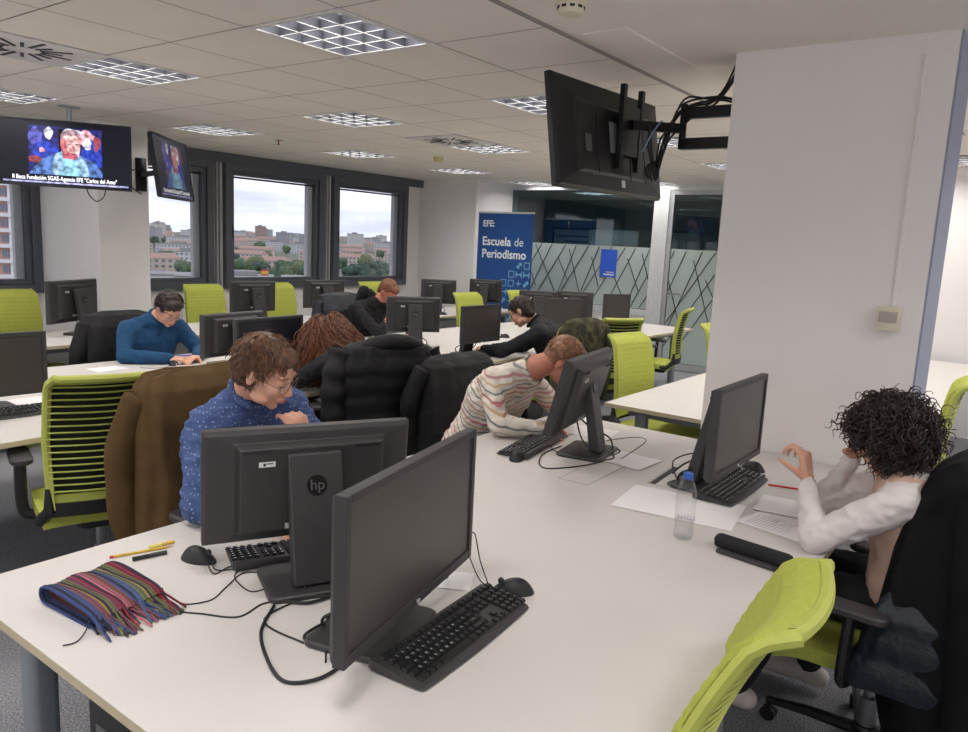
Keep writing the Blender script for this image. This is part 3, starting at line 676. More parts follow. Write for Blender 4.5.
# ------------------------------------------------------------------ keyboards and mice
KB={}
def keyboard(x,y,rz,label,L=.455,D=.148,legends=False,cable=None):
    """long side along local x, user side -y"""
    key=(legends,)
    if key in KB and not cable: return dup(KB[key],(x,y,DZ),rz,label)
    t=thing('keyboard',label,'keyboard',(x,y,DZ),rz)
    b=MB(); n=12
    prof=[(-D/2,.004),(-D/2+.004,.010),(-D/2+.025,.014),(D/2-.02,.026),(D/2-.004,.026),(D/2,.020),(D/2,.004)]
    vs=[];fs=[]
    xs_=[-L/2,-L/2+.006]+[-L/2+.006+(L-.012)*i/6 for i in range(1,6)]+[L/2-.006,L/2]
    for i,xx in enumerate(xs_):
        e=.85 if i in(0,len(xs_)-1) else 1
        bow=-.008*(1-(2*xx/L)**2)
        for yy,zz in prof: vs.append((xx,yy*e+(bow if yy<0 else 0),zz))
    m=len(prof)
    for i in range(len(xs_)-1):
        for k in range(m): fs.append((i*m+k,i*m+(k+1)%m,(i+1)*m+(k+1)%m,(i+1)*m+k))
    fs+=[tuple(range(m)),tuple(reversed(range((len(xs_)-1)*m,len(xs_)*m)))]
    b.add(vs,fs); b.build('keyboard_body',blk2,t)
    kk=MB(); lg=MB(); P=.0192; x0=-L/2+.014
    rows=[[1]*13,[1]*13+[2],[1.5]+[1]*12+[1.5],[1.75]+[1]*11+[2.25],[1.25]+[1]*11+[2.75],[1.5,1,1.25,5.75,1.25,1,1,1.5]]
    def key_(xa,xb,yy,ry):
        w=xb-xa-.0025; cx=(xa+xb)/2; z0=.0145+(yy+D/2-.025)/(D-.045)*.0115; d=ry-.0025; 
        vs=[(cx+a*w/2,yy+q*d/2,z0) for a,q in((-1,-1),(1,-1),(1,1),(-1,1))]+[(cx+a*(w/2-.0022),yy+q*(d/2-.0022)+.0006,z0+.007) for a,q in((-1,-1),(1,-1),(1,1),(-1,1))]
        kk.add(vs,[(0,1,5,4),(1,2,6,5),(2,3,7,6),(3,0,4,7),(4,5,6,7)])
        return cx,yy,z0+.0072
    LT=['','1234567890\'¡ ',' QWERTYUIOP`+ ',' ASDFGHJKLÑ´ç',' ZXCVBNM,.- ','']
    caps=[]
    for r_,row in enumerate(rows):
        yy=D/2-.026-r_*P-(.004 if r_ else 0); xx=x0; sc=(.285)/(P*14.6) if True else 1
        for q,wd in enumerate(row):
            xb=xx+wd*P*(15/sum(row)) ; p=key_(xx,xb,yy,P); caps.append((p,r_,q)); xx=xb
        for a,cnt in ((x0+15*P+.006,3),(x0+18*P+.014,4)):
            if r_==3 and cnt==3: continue
            for q in range(cnt):
                if r_==4 and cnt==3 and q!=1: continue
                if r_==0 and cnt==4 and q>3: continue
                p=key_(a+q*P,a+(q+1)*P,yy,P); caps.append((p,9,q))
    sx=(L-.02)/(22.2*P)
    kk.v=[(x0+(p[0]-x0)*sx,p[1],p[2]) for p in kk.v]; caps=[((x0+(p[0]-x0)*sx,p[1],p[2]),a,q) for p,a,q in caps]
    kk.build('keys',keyc,t,smooth=False)
    for (p,r_,q) in caps:
        if not legends: lg.box((p[0]-.003,p[1]+.002,p[2]),(.0035,.0035,.0004))
    if legends:
        us=[]
        for (p,r_,q) in caps:
            s=LT[r_][q] if r_<6 and q<len(LT[r_]) else ('7' if r_==9 else '')
            if r_==9: s='·'
            if s.strip(): us.append((s,p))
        cu={}
        for s,p in us:
            if s not in cu:
                c=bpy.data.curves.new('g','FONT'); c.body=s; c.size=.0085; o=bpy.data.objects.new('g',c); COL.objects.link(o); bpy.context.view_layer.update()
                cu[s]=bpy.data.meshes.new_from_object(o.evaluated_get(bpy.context.evaluated_depsgraph_get())); bpy.data.objects.remove(o)
            me=cu[s]; lg.add([(v.co.x+p[0]-.005,v.co.y+p[1]-.0015,p[2]+.0003) for v in me.vertices],[tuple(q.vertices) for q in me.polygons])
    lg.build('key_print',leg_w,t,smooth=False)
    if cable: MB().tube(catmull(cable,8),.0022,8).build('keyboard_cable',blk,t)
    if not cable: KB[key]=t
    return t
keyboard(1.305,1.0,R(5),'black keyboard lying in front of the large foreground monitor',legends=True,cable=[(-.1,.08,.015),(-.13,.14,.01),(-.2,.2,.004),(-.26,.16,.004)])
kg=keyboard(1.405,1.615,R(180-27),'black keyboard between the blue shirt person and the back of his monitor',cable=[(.05,.07,.012),(.1,.12,.006),(.05,.25,.003),(.2,.36,.003),(.14,.5,.003)])
keyboard(2.86,1.80,R(190),'black keyboard under the tilted monitor of the striped sweater person',cable=[(.0,.08,.02),(.05,.15,.006),(.0,.25,.004),(-.12,.3,.004),(-.2,.22,.004)])
keyboard(2.90,.895,R(0),'black keyboard in front of the pillar-side monitor beside the bottle')
keyboard(1.45,3.83,R(-3),'black keyboard under the monitor at the left picture edge')
keyboard(4.95,3.60,R(8),'black keyboard before the front-facing monitor left of the black sweater person')
keyboard(3.20,6.33,R(29+180),'keyboard seen side-on at the window desk in front of the column')
keyboard(7.75,3.95,R(-20),'dark keyboard on the far middle desk below the farthest monitor')
def mouse(x,y,rz,label,cable=None):
    t=thing('computer_mouse',label,'mouse',(x,y,DZ),rz)
    m=MB()
    def S(u,v):
        a=2*PI*u; r=math.sin(v*PI/2)**.6 if v<1 else 1
        return V((.031*math.cos(a)*r*(1-.08*math.sin(a)),.056*math.sin(a)*r,.004+.034*(1-r**2.6)*(1-.25*math.sin(a)*r)))
    m.surf(S,28,10,closeu=True); m.surf(lambda u,v:V((.031*math.cos(2*PI*u)*(1-.08*math.sin(2*PI*u)),.056*math.sin(2*PI*u),.004*(1-v))),28,2,closeu=True)
    m.build('mouse_shell',blk,t)
    MB().cyl((-.004,.033,.030),(.004,.033,.030),.008,n=14).build('scroll_wheel',blk2,t)
    if cable: MB().tube(catmull(cable,8),.0017,8).build('mouse_cable',blk,t)
    return t
mouse(1.585,1.03,R(35),'black mouse at the right end of the foreground keyboard with its cable looped up',[(0,.05,.01),(.0,.09,.03),(.06,.13,.10),(.03,.11,.145),(-.04,.09,.10),(-.06,.06,.02),(-.12,.08,.004)])
mouse(1.155,1.79,R(195),'black mouse between the pencil and the blue shirt person\'s keyboard',[(0,.05,.01),(.03,.1,.003),(-.1,.2,.003),(-.25,.28,.003),(-.2,.45,.003),(-.1,.33,.003)])
mouse(3.24,.92,R(-20),'black mouse at the far end of the pillar-side keyboard')
mouse(2.63,1.73,R(-60),'black mouse at the near end of the tilted monitor\'s keyboard')
mouse(2.81,4.62,R(150),'small black mouse in front of the person in the blue sweater',[(0,.05,.01),(.05,.1,.003),(.12,.13,.003),(.2,.1,.003)])
mouse(4.55,1.42,R(60),'black mouse on the desk behind the left edge of the pillar')
mouse(6.05,4.2,R(60),'dark mouse on the far middle desk, left of the black sweater person\'s face')
mouse(4.62,3.62,R(80),'brownish mouse on the desk left of the front-facing monitor in the middle')
# loose cables
def cable(lbl,pts,r=.003,m=blk,z=DZ): 
    P=catmull([(p[0],p[1],z+(p[2] if len(p)>2 else r)) for p in pts],8)
    o=MB().tube(P,r,8).build('cable',m); tag(o,lbl,'cable'); return o
cable('thin black cable running from the scarf to the back of the foreground monitor',[(.93,1.60),(.98,1.52),(1.03,1.44),(1.11,1.45),(1.17,1.42),(1.26,1.38)],.0022)
cable('thick black cable curving down beside the foreground monitor',[(1.12,1.42),(1.02,1.34),(.95,1.22),(.93,1.14),(.98,1.10),(1.04,1.10)],.004)
cable('black cable looping beside the base of the tilted monitor',[(3.0,1.6),(2.85,1.45),(2.6,1.56),(2.75,1.68),(2.95,1.7)],.003)
cable('thin dark cable arching above the desk right of the tilted monitor',[(3.2,1.6),(3.3,1.5,.02),(3.15,1.38,.05),(2.95,1.4,.004)],.002)
cable('black cables bundled into the open desk hatch behind the bottle',[(2.92,1.15,.003),(3.0,1.12,.04),(3.1,1.05,.06),(3.12,.98,.02),(3.0,.97,.004)],.004)
cable('second black cable curling beside the open desk hatch',[(2.85,1.1,.003),(2.95,1.16,.05),(3.08,1.1,.07),(3.1,1.02,.04)],.003)
cable('thin white cable bending behind the monitor of the blue sweater person',[(2.98,4.03,.003),(3.02,3.98,.07),(3.08,3.95,.10),(3.16,3.93,.09),(3.2,3.95,.01)],.007,beige)
cable('blue network cable at the base of the foreground monitor',[(1.52,1.2,.01),(1.45,1.17,.03),(1.38,1.16,.02),(1.3,1.18,.004)],.003,mat('cable_blue',(40,90,150),.5))
# papers
def sheet(lbl,x,y,rz,w=.21,h=.297,z=0,lines=0,m=paper):
    t=thing('paper_sheet',lbl,'paper',(x,y,DZ+z+.0008),rz)
    MB().slab(lambda u,v:V(((u-.5)*w,(v-.5)*h,.0012*math.sin(u*3+v*2))),(0,0,.0006),7,7).build('sheet',m,t)
    if lines:
        b=MB(); g=random.Random(lines)
        for k in range(lines): 
            a=g.uniform(.3,.9); b.box((-w*.42+w*.42*a,h*.40-k*h*.045,.0022),(w*.84*a,.0012,.0003))
        b.build('pencil_lines',mat('pencil_grey',(150,150,165),.6),t,smooth=False)
    return t
sheet('blank white sheet lying between the bottle and the desk hatch',2.56,.97,R(8),.297,.42)
sheet('sheet of paper with faint writing under the hand of the curly haired person',2.62,.60,R(-12),lines=11)
sheet('white sheet stacked on the written one in front of the curly haired person',2.83,.62,R(6),z=.003)
sheet('white sheet right of the tilted monitor, over a closed cable hatch',2.97,1.41,R(-4),.21,.297,.003)
sheet('white sheet by the far edge of the foreground desk, right of the tilted monitor',3.30,1.75,R(10),.21,.26)
sheet('sheet the blue sweater person writes on',2.86,4.80,R(15),lines=8)
sheet('blank sheet lying at the left of the blue sweater person',2.42,4.72,R(5),.21,.15)
sheet('white card standing near the beige pouch on the left desk',2.78,4.28,R(10),.3,.2)
sheet('sheets in front of the hooded person',4.82,4.70,R(10),.42,.297)
sheet('sheets on the desk behind the camouflage jacket',6.3,3.72,R(25),.42,.297,m=paper)
sheet('small white card lying behind the foreground monitor by the blue cable',1.52,1.21,R(30),.11,.15)
sheet('white sheet beside the keyboard at the left picture edge',1.68,4.02,R(5))
# pencils and pens
def stickpen(name,lbl,cat,x,y,rz,L,r,cols,z=0,tip=True):
    t=thing(name,lbl,cat,(x,y,DZ+r+z),rz)
    a=0
    for k,(f,m,nm) in enumerate(cols):
        MB().cyl((-L/2+a*L,0,0),(-L/2+(a+f)*L,0,0),r,r*(.15 if (tip and k==len(cols)-1) else 1),n=8 if name=='pencil' else 14).build(nm,m,t,smooth=False); a+=f
    return t
ylw=mat('pencil_yellow',(214,178,60),.4); redp=mat('pencil_red',(200,40,50),.4); wood=mat('pencil_wood',(214,180,136),.6)
stickpen('pencil','yellow and black striped pencil lying beside the scarf','pencil',1.08,1.945,R(-18),.17,.0038,[(.06,redp,'eraser_cap'),(.80,ylw,'shaft'),(.14,wood,'sharpened_tip')])
stickpen('pencil_extender','small yellow pencil extender next to the striped pencil','pencil',1.14,1.95,R(-10),.07,.005,[(.5,mat('clear_yellow',(226,214,120),.3),'grip'),(.5,ylw,'shaft')],tip=False)
stickpen('marker_pen','short dark marker lying against the yellow pencil','marker',1.075,1.90,R(-14),.09,.006,[(.45,blk,'pen_cap'),(.55,blk2,'barrel')],tip=False)
stickpen('pencil','red pencil lying by the raised hand of the curly haired person','pencil',3.08,.72,R(-75),.17,.0038,[(.85,redp,'shaft'),(.15,wood,'sharpened_tip')])
# bottle
def bottle():
    t=thing('water_bottle','clear plastic water bottle with a blue cap on the foreground desk','bottle',(2.27,.84,DZ))
    wm=bpy.data.materials.new('clear_plastic'); wm.use_nodes=True; nt=wm.node_tree; nt.nodes.clear(); o=nt.nodes.new('ShaderNodeOutputMaterial'); tr=nt.nodes.new('ShaderNodeBsdfTransparent'); gl=nt.nodes.new('ShaderNodeBsdfGlossy'); lw=nt.nodes.new('ShaderNodeLayerWeight'); fr=nt.nodes.new('ShaderNodeMath'); fr.operation='MULTIPLY_ADD'; fr.inputs[1].default_value=.45; fr.inputs[2].default_value=.04; pw=nt.nodes.new('ShaderNodeMath'); pw.operation='POWER'; pw.inputs[1].default_value=2.0; nt.links.new(lw.outputs['Facing'],pw.inputs[0]); nt.links.new(pw.outputs[0],fr.inputs[0]); mx=nt.nodes.new('ShaderNodeMixShader')
    gl.inputs['Roughness'].default_value=.08; tr.inputs['Color'].default_value=(.965,.97,.975,1)
    nt.links.new(fr.outputs[0],mx.inputs[0]); nt.links.new(tr.outputs[0],mx.inputs[1]); nt.links.new(gl.outputs[0],mx.inputs[2]); nt.links.new(mx.outputs[0],o.inputs[0])
    pr=[(.0,.003),(.018,.0),(.028,.004),(.0315,.012),(.031,.03),(.027,.046),(.031,.058)]+[(.0315-(.001 if k%2 else 0),.065+k*.006) for k in range(8)]+[(.031,.118),(.0325,.125),(.0325,.135),(.031,.14),(.0315,.15),(.029,.165),(.022,.182),(.015,.195),(.013,.2),(.013,.207)]
    MB().lathe(pr,32,cap=False).build('bottle_wall',wm,t)
    MB().lathe([(.0,.004),(.027,.006),(.030,.014),(.0295,.03),(.026,.046),(.029,.058),(.029,.062),(0,.062)],28).build('water',wm,t)
    MB().lathe([(.0145,.198),(.0155,.2),(.0155,.215),(.014,.218),(0,.218)],28).build('bottle_cap',mat('cap_blue',(52,92,176),.4),t)
    MB().lathe([(.0165,.196),(.0165,.199),(.013,.199)],28,cap=False).build('neck_ring',wm,t)
    lm=MB()
    text('embossed_letters','NADA',.02,mat('emboss_grey',(168,172,180),.3),t,M.Rotation(R(-70),4,'Z')@M.Translation((-.022,-.0335,.075))@M.Rotation(PI/2,4,'X'),.0006)
bottle()
# pencil case
pc=thing('pencil_case','slim black zip case lying near the green foreground chair','pencil case',(2.255,.62,DZ),R(-97))
b=MB(); 
rg=[(x_,.022*math.sin(min(1,(x_+.125)/.02,(.125-x_)/.02)*PI/2)**.5+.001,.02*math.sin(min(1,(x_+.125)/.02,(.125-x_)/.02)*PI/2)**.5+.001) for x_ in [-.125+.25*i/24 for i in range(25)]]
vs=[];fs=[]
for x_,w_,h_ in rg:
    for k in range(16):
        a=2*PI*k/16; vs.append((x_,.012+w_*math.copysign(abs(math.cos(a))**.7,math.cos(a)),.024+h_*math.copysign(abs(math.sin(a))**.7,math.sin(a))))
for i in range(24):
    for k in range(16): fs.append((i*16+k,i*16+(k+1)%16,(i+1)*16+(k+1)%16,(i+1)*16+k))
b.add(vs,fs); b.build('case_body',mat('black_felt',(26,25,27),.85,bump=.2),pc)
MB().rbox((.0,-.028,.006),(.19,.024,.011),.006).build('case_flap',blk2,pc)
MB().tube(catmull([(.12,.0,.02),(.135,-.01,.012),(.145,-.005,.004),(.13,.02,.003),(.155,.03,.003)],6),.0018,6).build('zip_cord',alu,pc)
MB().tube([(.08,-.04,.008),(.11,-.055,.003)],.003,6).build('zip_pull',blk,pc)
# beige pouch on desk B
pb=thing('beige_pouch','beige cylindrical pouch on the left desk behind the head in the foreground','pouch',(2.83,4.12,DZ),R(-4))
MB().lathe([(0,-.13),(.03,-.128),(.042,-.115),(.045,0),(.042,.115),(.03,.128),(0,.13)],20,T=M.Translation((0,0,.045))@M.Rotation(PI/2,4,'Y')).build('pouch_body',mat('beige_cloth',(196,188,164),.9,bump=.2),pb)
MB().tube([(-.1,0,.091),(.1,0,.091)],.003,6).build('zip',wood,pb)
# glasses / small things on the pillar-side monitor base
# scarf
SCN=[(66,84,140),(74,96,150),(150,84,84),(176,140,70),(120,132,80),(150,60,90),(160,30,50),(214,120,130),(150,84,70),(70,90,150),(84,112,160),(120,132,80),(176,150,84),(120,132,70),(160,30,50),(120,20,44)]
sc=thing('striped_scarf','folded multicoloured striped knitted scarf with fringe on the foreground desk','scarf',(.862,1.742,DZ),R(6)); sc.scale=(.84,.84,.9)
SC3=[]
for i,c in enumerate(SCN): SC3+= [c,tuple(int(.55*a+.45*b_) for a,b_ in zip(c,(92,84,104))) if i%3 else (52,50,72)]
mats=[mat('scarf_stripe_%d_yarn'%i,tuple(int(x*.9) for x in c),.95,var=.2,scale=260,bump=.7,bscale=600) for i,c in enumerate(SC3)]
SCN2=[]
sb=MB(); n=len(mats); W=.215
prof=[(-.11,.006),(-.03,.007),(.06,.008),(.115,.010),(.128,.020),(.128,.032),(.115,.043),(.06,.048),(-.03,.046),(-.10,.040),(-.135,.024)]
prof=[(p.x,p.y) for p in catmull([(a,b_,0) for a,b_ in prof],4)]
for i in range(n):
    sb.mi=i
    xa=-W/2+W*i/n; xb=-W/2+W*(i+1)/n
    for q in range(1):
        x1_=xa; x2_=xb
        def pt(x,k,off):
            y,z=prof[k]; a=prof[max(0,k-1)]; b_=prof[min(len(prof)-1,k+1)]; d=V((0,b_[0]-a[0],b_[1]-a[1])).normalized(); nn=V((0,-d.z,d.y))
            wv=.004*math.sin(x*60+y*18)+(.002 if i%2 else 0)
            return V((x+.02*y,y,z+max(0,z/.045)*wv))-nn*off
        K_=len(prof); vs=[pt(x,k,o) for o in(0,.006) for x in(x1_,x2_) for k in range(K_)]
        fs=[]
        for k in range(K_-1): fs+= [(k,k+1,K_+k+1,K_+k),(2*K_+k,3*K_+k,3*K_+k+1,2*K_+k+1)]
        for s0 in(0,1):
            for k in range(K_-1): fs.append((s0*K_+k,2*K_+s0*K_+k,2*K_+s0*K_+k+1,s0*K_+k+1) )
        fs+=[(0,K_,3*K_,2*K_),(K_-1,2*K_-1,4*K_-1,3*K_-1)]
        sb.add(vs,fs)
sb.build('knitted_cloth',mats,sc)
fr_=MB(); g=random.Random(4)
for i in range(n):
    fr_.mi=i
    for q in range(2):
        x=-W/2+W*(i+g.random())/n; L_=g.uniform(.06,.1); sxx=g.uniform(-.03,.03)
        zt=g.choice([.036,.03,.022]); 
        fr_.tube(catmull([(x,-.125,zt),(x+sxx*.3,-.145,zt*.7),(x+sxx*.7,-.16-L_*.4,.008+g.random()*.006),(x+sxx,-.14-L_,.004)],5),[.0028]*15+[.0018],6)
        if q<1: fr_.tube(catmull([(x,-.10,.008),(x+sxx*.5,-.13,.006),(x+sxx,-.11-L_*.7,.004)],5),.0026,6)
fo=fr_.build('fringe',mats,sc); fo['kind']='stuff'
MB().tube(catmull([(-.10,-.10,.03),(-.13,-.13,.012),(-.17,-.15,.003),(-.2,-.14,.003)],6),.0018,6).build('loose_thread',prn,sc)
# ------------------------------------------------------------------ televisions
def flat(pts,T_,name,m,parent,z=0,th=.0006):
    """pts in screen plane (x right, y up), drawn on the front (+y) face"""
    b=MB(); n=len(pts); 
    vs=[(-p[0],z,p[1]) for p in pts]+[(-p[0],z+th,p[1]) for p in pts]
    b.add(vs,[tuple(range(n)),tuple(reversed(range(n,2*n)))]+[(i,(i+1)%n,n+(i+1)%n,n+i) for i in range(n)],T_); return b.build(name,m,parent,smooth=False)
def em(name,c,s=1.0):
    new=name not in MATS; m=mat(name,tuple(int(x*.2) for x in c),.35,var=.02,emit=c,es=s)
    if new and name.startswith('pic_') and 'text' not in name:
        nt=m.node_tree; n=nt.nodes.new('ShaderNodeTexNoise'); n.inputs['Scale'].default_value=26; n.inputs['Detail'].default_value=4; r=nt.nodes.new('ShaderNodeValToRGB'); e=r.color_ramp.elements; e[0].position=.36; e[1].position=.62
        e[0].color=(*lin([x*.55 for x in c]),1); e[1].color=(*lin([min(255,x*1.12+8) for x in c]),1); tc=[q for q in nt.nodes if q.type=='TEX_COORD'][0]
        nt.links.new(tc.outputs['Object'],n.inputs['Vector']); nt.links.new(n.outputs['Fac'],r.inputs['Fac']); nt.links.new(r.outputs['Color'],nt.nodes['Principled BSDF'].inputs['Emission Color'])
    return m
def ell(cx,cy,a,b_,n=20,rot=0): return [(cx+a*math.cos(2*PI*k/n)*math.cos(rot)-b_*math.sin(2*PI*k/n)*math.sin(rot),cy+a*math.cos(2*PI*k/n)*math.sin(rot)+b_*math.sin(2*PI*k/n)*math.cos(rot)) for k in range(n)]
def blobp(cx,cy,a,b_,sd,n=22,am=.15):
    g=random.Random(sd); ph=[g.uniform(0,6.28) for _ in range(4)]
    return [(cx+a*(1+am*math.sin(3*t+ph[0])+am*.5*math.sin(5*t+ph[1]))*math.cos(t),cy+b_*(1+am*math.sin(3*t+ph[2])+am*.5*math.sin(4*t+ph[3]))*math.sin(t)) for t in [2*PI*k/n for k in range(n)]]
def tv(name,label,loc,rz,w,h,tilt,picture,roll=0,dim=1.0):
    t=thing(name,label,'television',loc,0); t.rotation_euler=(R(tilt),R(roll),rz); t.rotation_mode='XYZ'
    f=MB(); b=.012
    for s in(-1,1): f.box((s*(w/2-b/2),0,0),(b,.03,h)); f.box((0,0,s*(h/2-b/2)),(w-2*b,.03,b))
    f.build('tv_bezel',blk,t,smooth=False,bevel=.002)
    MB().box((0,-.004,0),(w-b,.02,h-b)).build('tv_screen',em('tv_black',(8,10,26),.6*dim) if picture else scrb,t,smooth=False)
    c=MB(); vs=[]
    for wi,hi,yy,dz in((w*.995,h*.995,-.014,0),(w*.97,h*.96,-.03,0),(w*.72,h*.66,-.045,-.03),(w*.68,h*.60,-.065,-.04)):
        vs+=[(a*wi/2,yy,dz*h+q*hi/2) for a,q in((-1,-1),(1,-1),(1,1),(-1,1))]
    c.add(vs,[(12,13,14,15)]+[(r*4+i,r*4+(i+1)%4,(r+1)*4+(i+1)%4,(r+1)*4+i) for r in range(3) for i in range(4)]); c.build('tv_back',blk,t,smooth=False,bevel=.003)
    if picture:
        e=lambda n_,c_,s_=1.0: em(n_+('_d' if dim<1 else ''),c_,s_*dim)
        I=M.Identity(4); x0,x1,y0,y1=-w*.28,w*.27,-h*.32,h*.40
        Z=.0062; st=.0007
        q=[((x0,y0),(x1,y0),(x1,y1),(x0,y1))]
        flat(q[0],I,'picture_background',e('pic_navy',(24,26,92)),t,Z)
        def s(nm,pts,mname,c_,lv,st_=1.0):
            pts=[(min(max(p[0],x0),x1),min(max(p[1],y0),y1)) for p in pts]; flat(pts,I,nm,e(mname,c_,st_),t,Z+st*lv*1.3)
        sw_,sh_=x1-x0,y1-y0; X=lambda u:x0+u*sw_; Y=lambda v:y0+v*sh_
        for k,(u,v,a,b2,nm,c_) in enumerate([(.1,.75,.1,.2,'pic_violet',(70,70,150)),(.27,.86,.06,.12,'pic_white',(220,215,235)),(.3,.45,.25,.25,'pic_blue',(30,50,150)),(.18,.5,.04,.05,'pic_pink',(214,150,160)),(.8,.8,.13,.16,'pic_pink',(214,150,160)),(.88,.5,.14,.3,'pic_blue',(30,50,150)),(.8,.68,.06,.12,'pic_white',(220,215,235)),(.08,.3,.12,.07,'pic_redbrown',(120,50,60)),(.93,.72,.05,.16,'pic_redbrown',(120,50,60)),(.6,.93,.14,.05,'pic_white',(220,215,235))]):
            s('crowd_shape',blobp(X(u),Y(v),a*sw_,b2*sh_,k),nm,c_,.8+.1*k)
        s('jacket_shape',[(X(a),Y(b2)) for a,b2 in((.0,.0),(.08,.16),(.22,.36),(.38,.46),(.7,.44),(.9,.3),(1,.1),(1,0))],'pic_denim',(70,100,160),2)
        s('hood_shape',[(X(a),Y(b2)) for a,b2 in((.30,.1),(.36,.44),(.47,.52),(.68,.42),(.78,.30),(.82,0),(.34,0))],'pic_paleblue',(130,160,190),3)
        s('shirt_shape',[(X(a),Y(b2)) for a,b2 in((.42,.0),(.46,.36),(.62,.32),(.72,.0))],'pic_teal',(120,170,190),4)
        s('neck_shape',[(X(a),Y(b2)) for a,b2 in((.46,.36),(.46,.5),(.64,.5),(.64,.34))],'pic_skin_dark',(150,70,80),5)
        s('ear_shape',ell(X(.43),Y(.64),.02*sw_,.06*sh_),'pic_skin_dark',(150,70,80),5)
        s('face_shape',[(X(a),Y(b2)) for a,b2 in((.44,.78),(.43,.6),(.47,.46),(.55,.36),(.63,.36),(.68,.44),(.70,.6),(.70,.76),(.66,.86),(.5,.87))],'pic_skin',(232,170,168),6)
        s('face_shade',[(X(a),Y(b2)) for a,b2 in((.44,.78),(.43,.6),(.47,.46),(.55,.36),(.60,.37),(.53,.5),(.51,.62),(.5,.76))],'pic_skin_mid',(196,100,105),7)
        s('hair_shape',[(X(a),Y(b2)) for a,b2 in((.42,.74),(.43,.86),(.5,.94),(.6,.97),(.68,.92),(.72,.82),(.71,.74),(.66,.83),(.56,.86),(.48,.82),(.455,.72))],'pic_grey_hair',(150,120,130),8)
        s('beard_shape',[(X(a),Y(b2)) for a,b2 in((.50,.44),(.55,.36),(.63,.36),(.67,.43),(.64,.47),(.54,.48))],'pic_skin_dark',(150,70,80),8)
        for u in(.55,.65): s('eye_shape',ell(X(u),Y(.66),.025*sw_,.012*sh_),'pic_eye',(70,30,40),8)
        s('nose_shape',[(X(a),Y(b2)) for a,b2 in((.605,.66),(.63,.56),(.59,.55))],'pic_skin_mid',(196,100,105),8)
        s('mouth_shape',ell(X(.6),Y(.455),.03*sw_,.01*sh_),'pic_eye',(70,30,40),9)
        flat([(-w*.47,-h*.45),(w*.47,-h*.45),(w*.47,-h*.425),(-w*.47,-h*.425)],I,'ticker_strip',e('pic_strip',(150,150,196)),t,Z)
        tt=text('caption_text','II Beca Fundación SGAE-Agencia EFE "Carlos del Amo"',h*.09,e('pic_text',(245,245,250),1.2),t,M.Translation((w*.39,Z+.003,-h*.405))@M.Rotation(PI,4,'Z')@M.Rotation(PI/2,4,'X'),.0003,bold=.0003)
        bb=max(v.co.x for v in tt.data.vertices)-min(v.co.x for v in tt.data.vertices); mnx=max(v.co.x for v in tt.data.vertices)
        for v in tt.data.vertices: v.co.x=w*.40+(v.co.x-mnx)*(w*.78/bb)
    return t
# solved from three corners each
tv1=tv('television','wall television at the left edge showing a seated man and a white caption',(2.965,6.31,2.155),R(180-32),.925,.51,4,True)
tv1b=thing('ceiling_bracket','ceiling bracket holding the left television','bracket',(3.02,6.36,CH))
MB().rbox((0,0,-.006),(.14,.1,.012),.01).build('ceiling_plate',alu,tv1b); MB().cyl((0,0,0),(0,0,-.2),.018).build('drop_tube',alu,tv1b); MB().rbox((-.0,-.02,-.3),(.2,.03,.22),.01,axis='y').build('mount_plate',blkm,tv1b)
MB().tube(catmull([(-.13,-.02,-.24),(-.15,-.02,-.30),(-.20,-.02,-.345),(-.25,-.02,-.31),(-.27,-.02,-.24)],8),.004,8).build('cable_loop',blk,tv1)
tv2=tv('television','angled television on the column, dimmer, showing the same broadcast',(3.9,6.36,2.14),R(180+41),.92,.53,8,True,dim=.25)
tv2b=thing('wall_bracket','black swing bracket holding the angled television to the column','bracket',(3.90,6.9,2.1))
MB().rbox((0,-.01,0),(.1,.02,.3),.005,axis='y').build('wall_plate',blkm,tv2b)
MB().tube([(0,-.02,0),(-.05,-.22,0),(-.02,-.4,.02)],.025,8).build('swing_arm',blkm,tv2b)
MB().tube(catmull([(-.05,-.05,.05),(-.16,-.1,.0),(-.14,-.1,-.12),(-.04,-.08,-.18)],8),.006,8).build('cable_loop',blk,tv2b)
tvp=tv('television','big television seen from the back, hung from the pillar on a long arm',(3.56,1.90,2.165),R(-4),.99,.52,-9,False)
for (x,z,w_,h_,m_) in((-.28,-.03,.05,.08,silver),(-.22,-.17,.07,.012,silver),(-.05,.02,.07,.15,mat('board_grey',(130,130,134),.5)),(.02,-.2,.03,.035,stick)):
    MB().box((x,-.0665,z-.02),(w_,.002,h_)).build('rating_label' if m_ is not stick else 'square_sticker',m_,tvp,smooth=False)
hv=MB()
for k in range(14):
    hv.box((-.1+.02*k,-.0665,.13),(.012,.002,.006)); hv.box((-.1+.02*k,-.0665,.115),(.012,.002,.006))
for x in(-.2,.1,.25): hv.box((x,-.0662,-.05),(.004,.004,.3))
hv.build('vent_slots',prn,tvp,smooth=False)
ba=thing('swing_arm_bracket','double-armed black bracket with tangled cables between pillar and television','bracket',(3.80,1.295,2.25))
MB().rbox((0,.01,0),(.12,.02,.34),.006,axis='y').build('wall_plate',blkm,ba)
a=MB()
for z in(.075,-.075): a.rbox((-.0,.16,z),(.05,.32,.055),.01)
a.cyl((0,.31,-.1),(0,.31,.12),.018); a.build('rear_arm',blkm,ba,bevel=.002)
a=MB(); P0,P1=V((0,.31,0)),V((-.19,.50,0)); d=(P1-P0); 
a.rbox(((P0+P1)/2),(d.length+.04,.045,.05),.01,T=None) if False else a.tube([P0,P1],.03,6,flat=.9); a.build('front_arm',blkm,ba)
a=MB(); a.rbox((-.19,.505,-.03),(.24,.012,.24),.01,axis='y')
for s in(-1,1): a.bb((-.19+s*.1-.015,.495,-.22),(-.19+s*.1+.015,.52,.18))
a.build('mount_plate',blkm,ba,smooth=False)
g=random.Random(11)
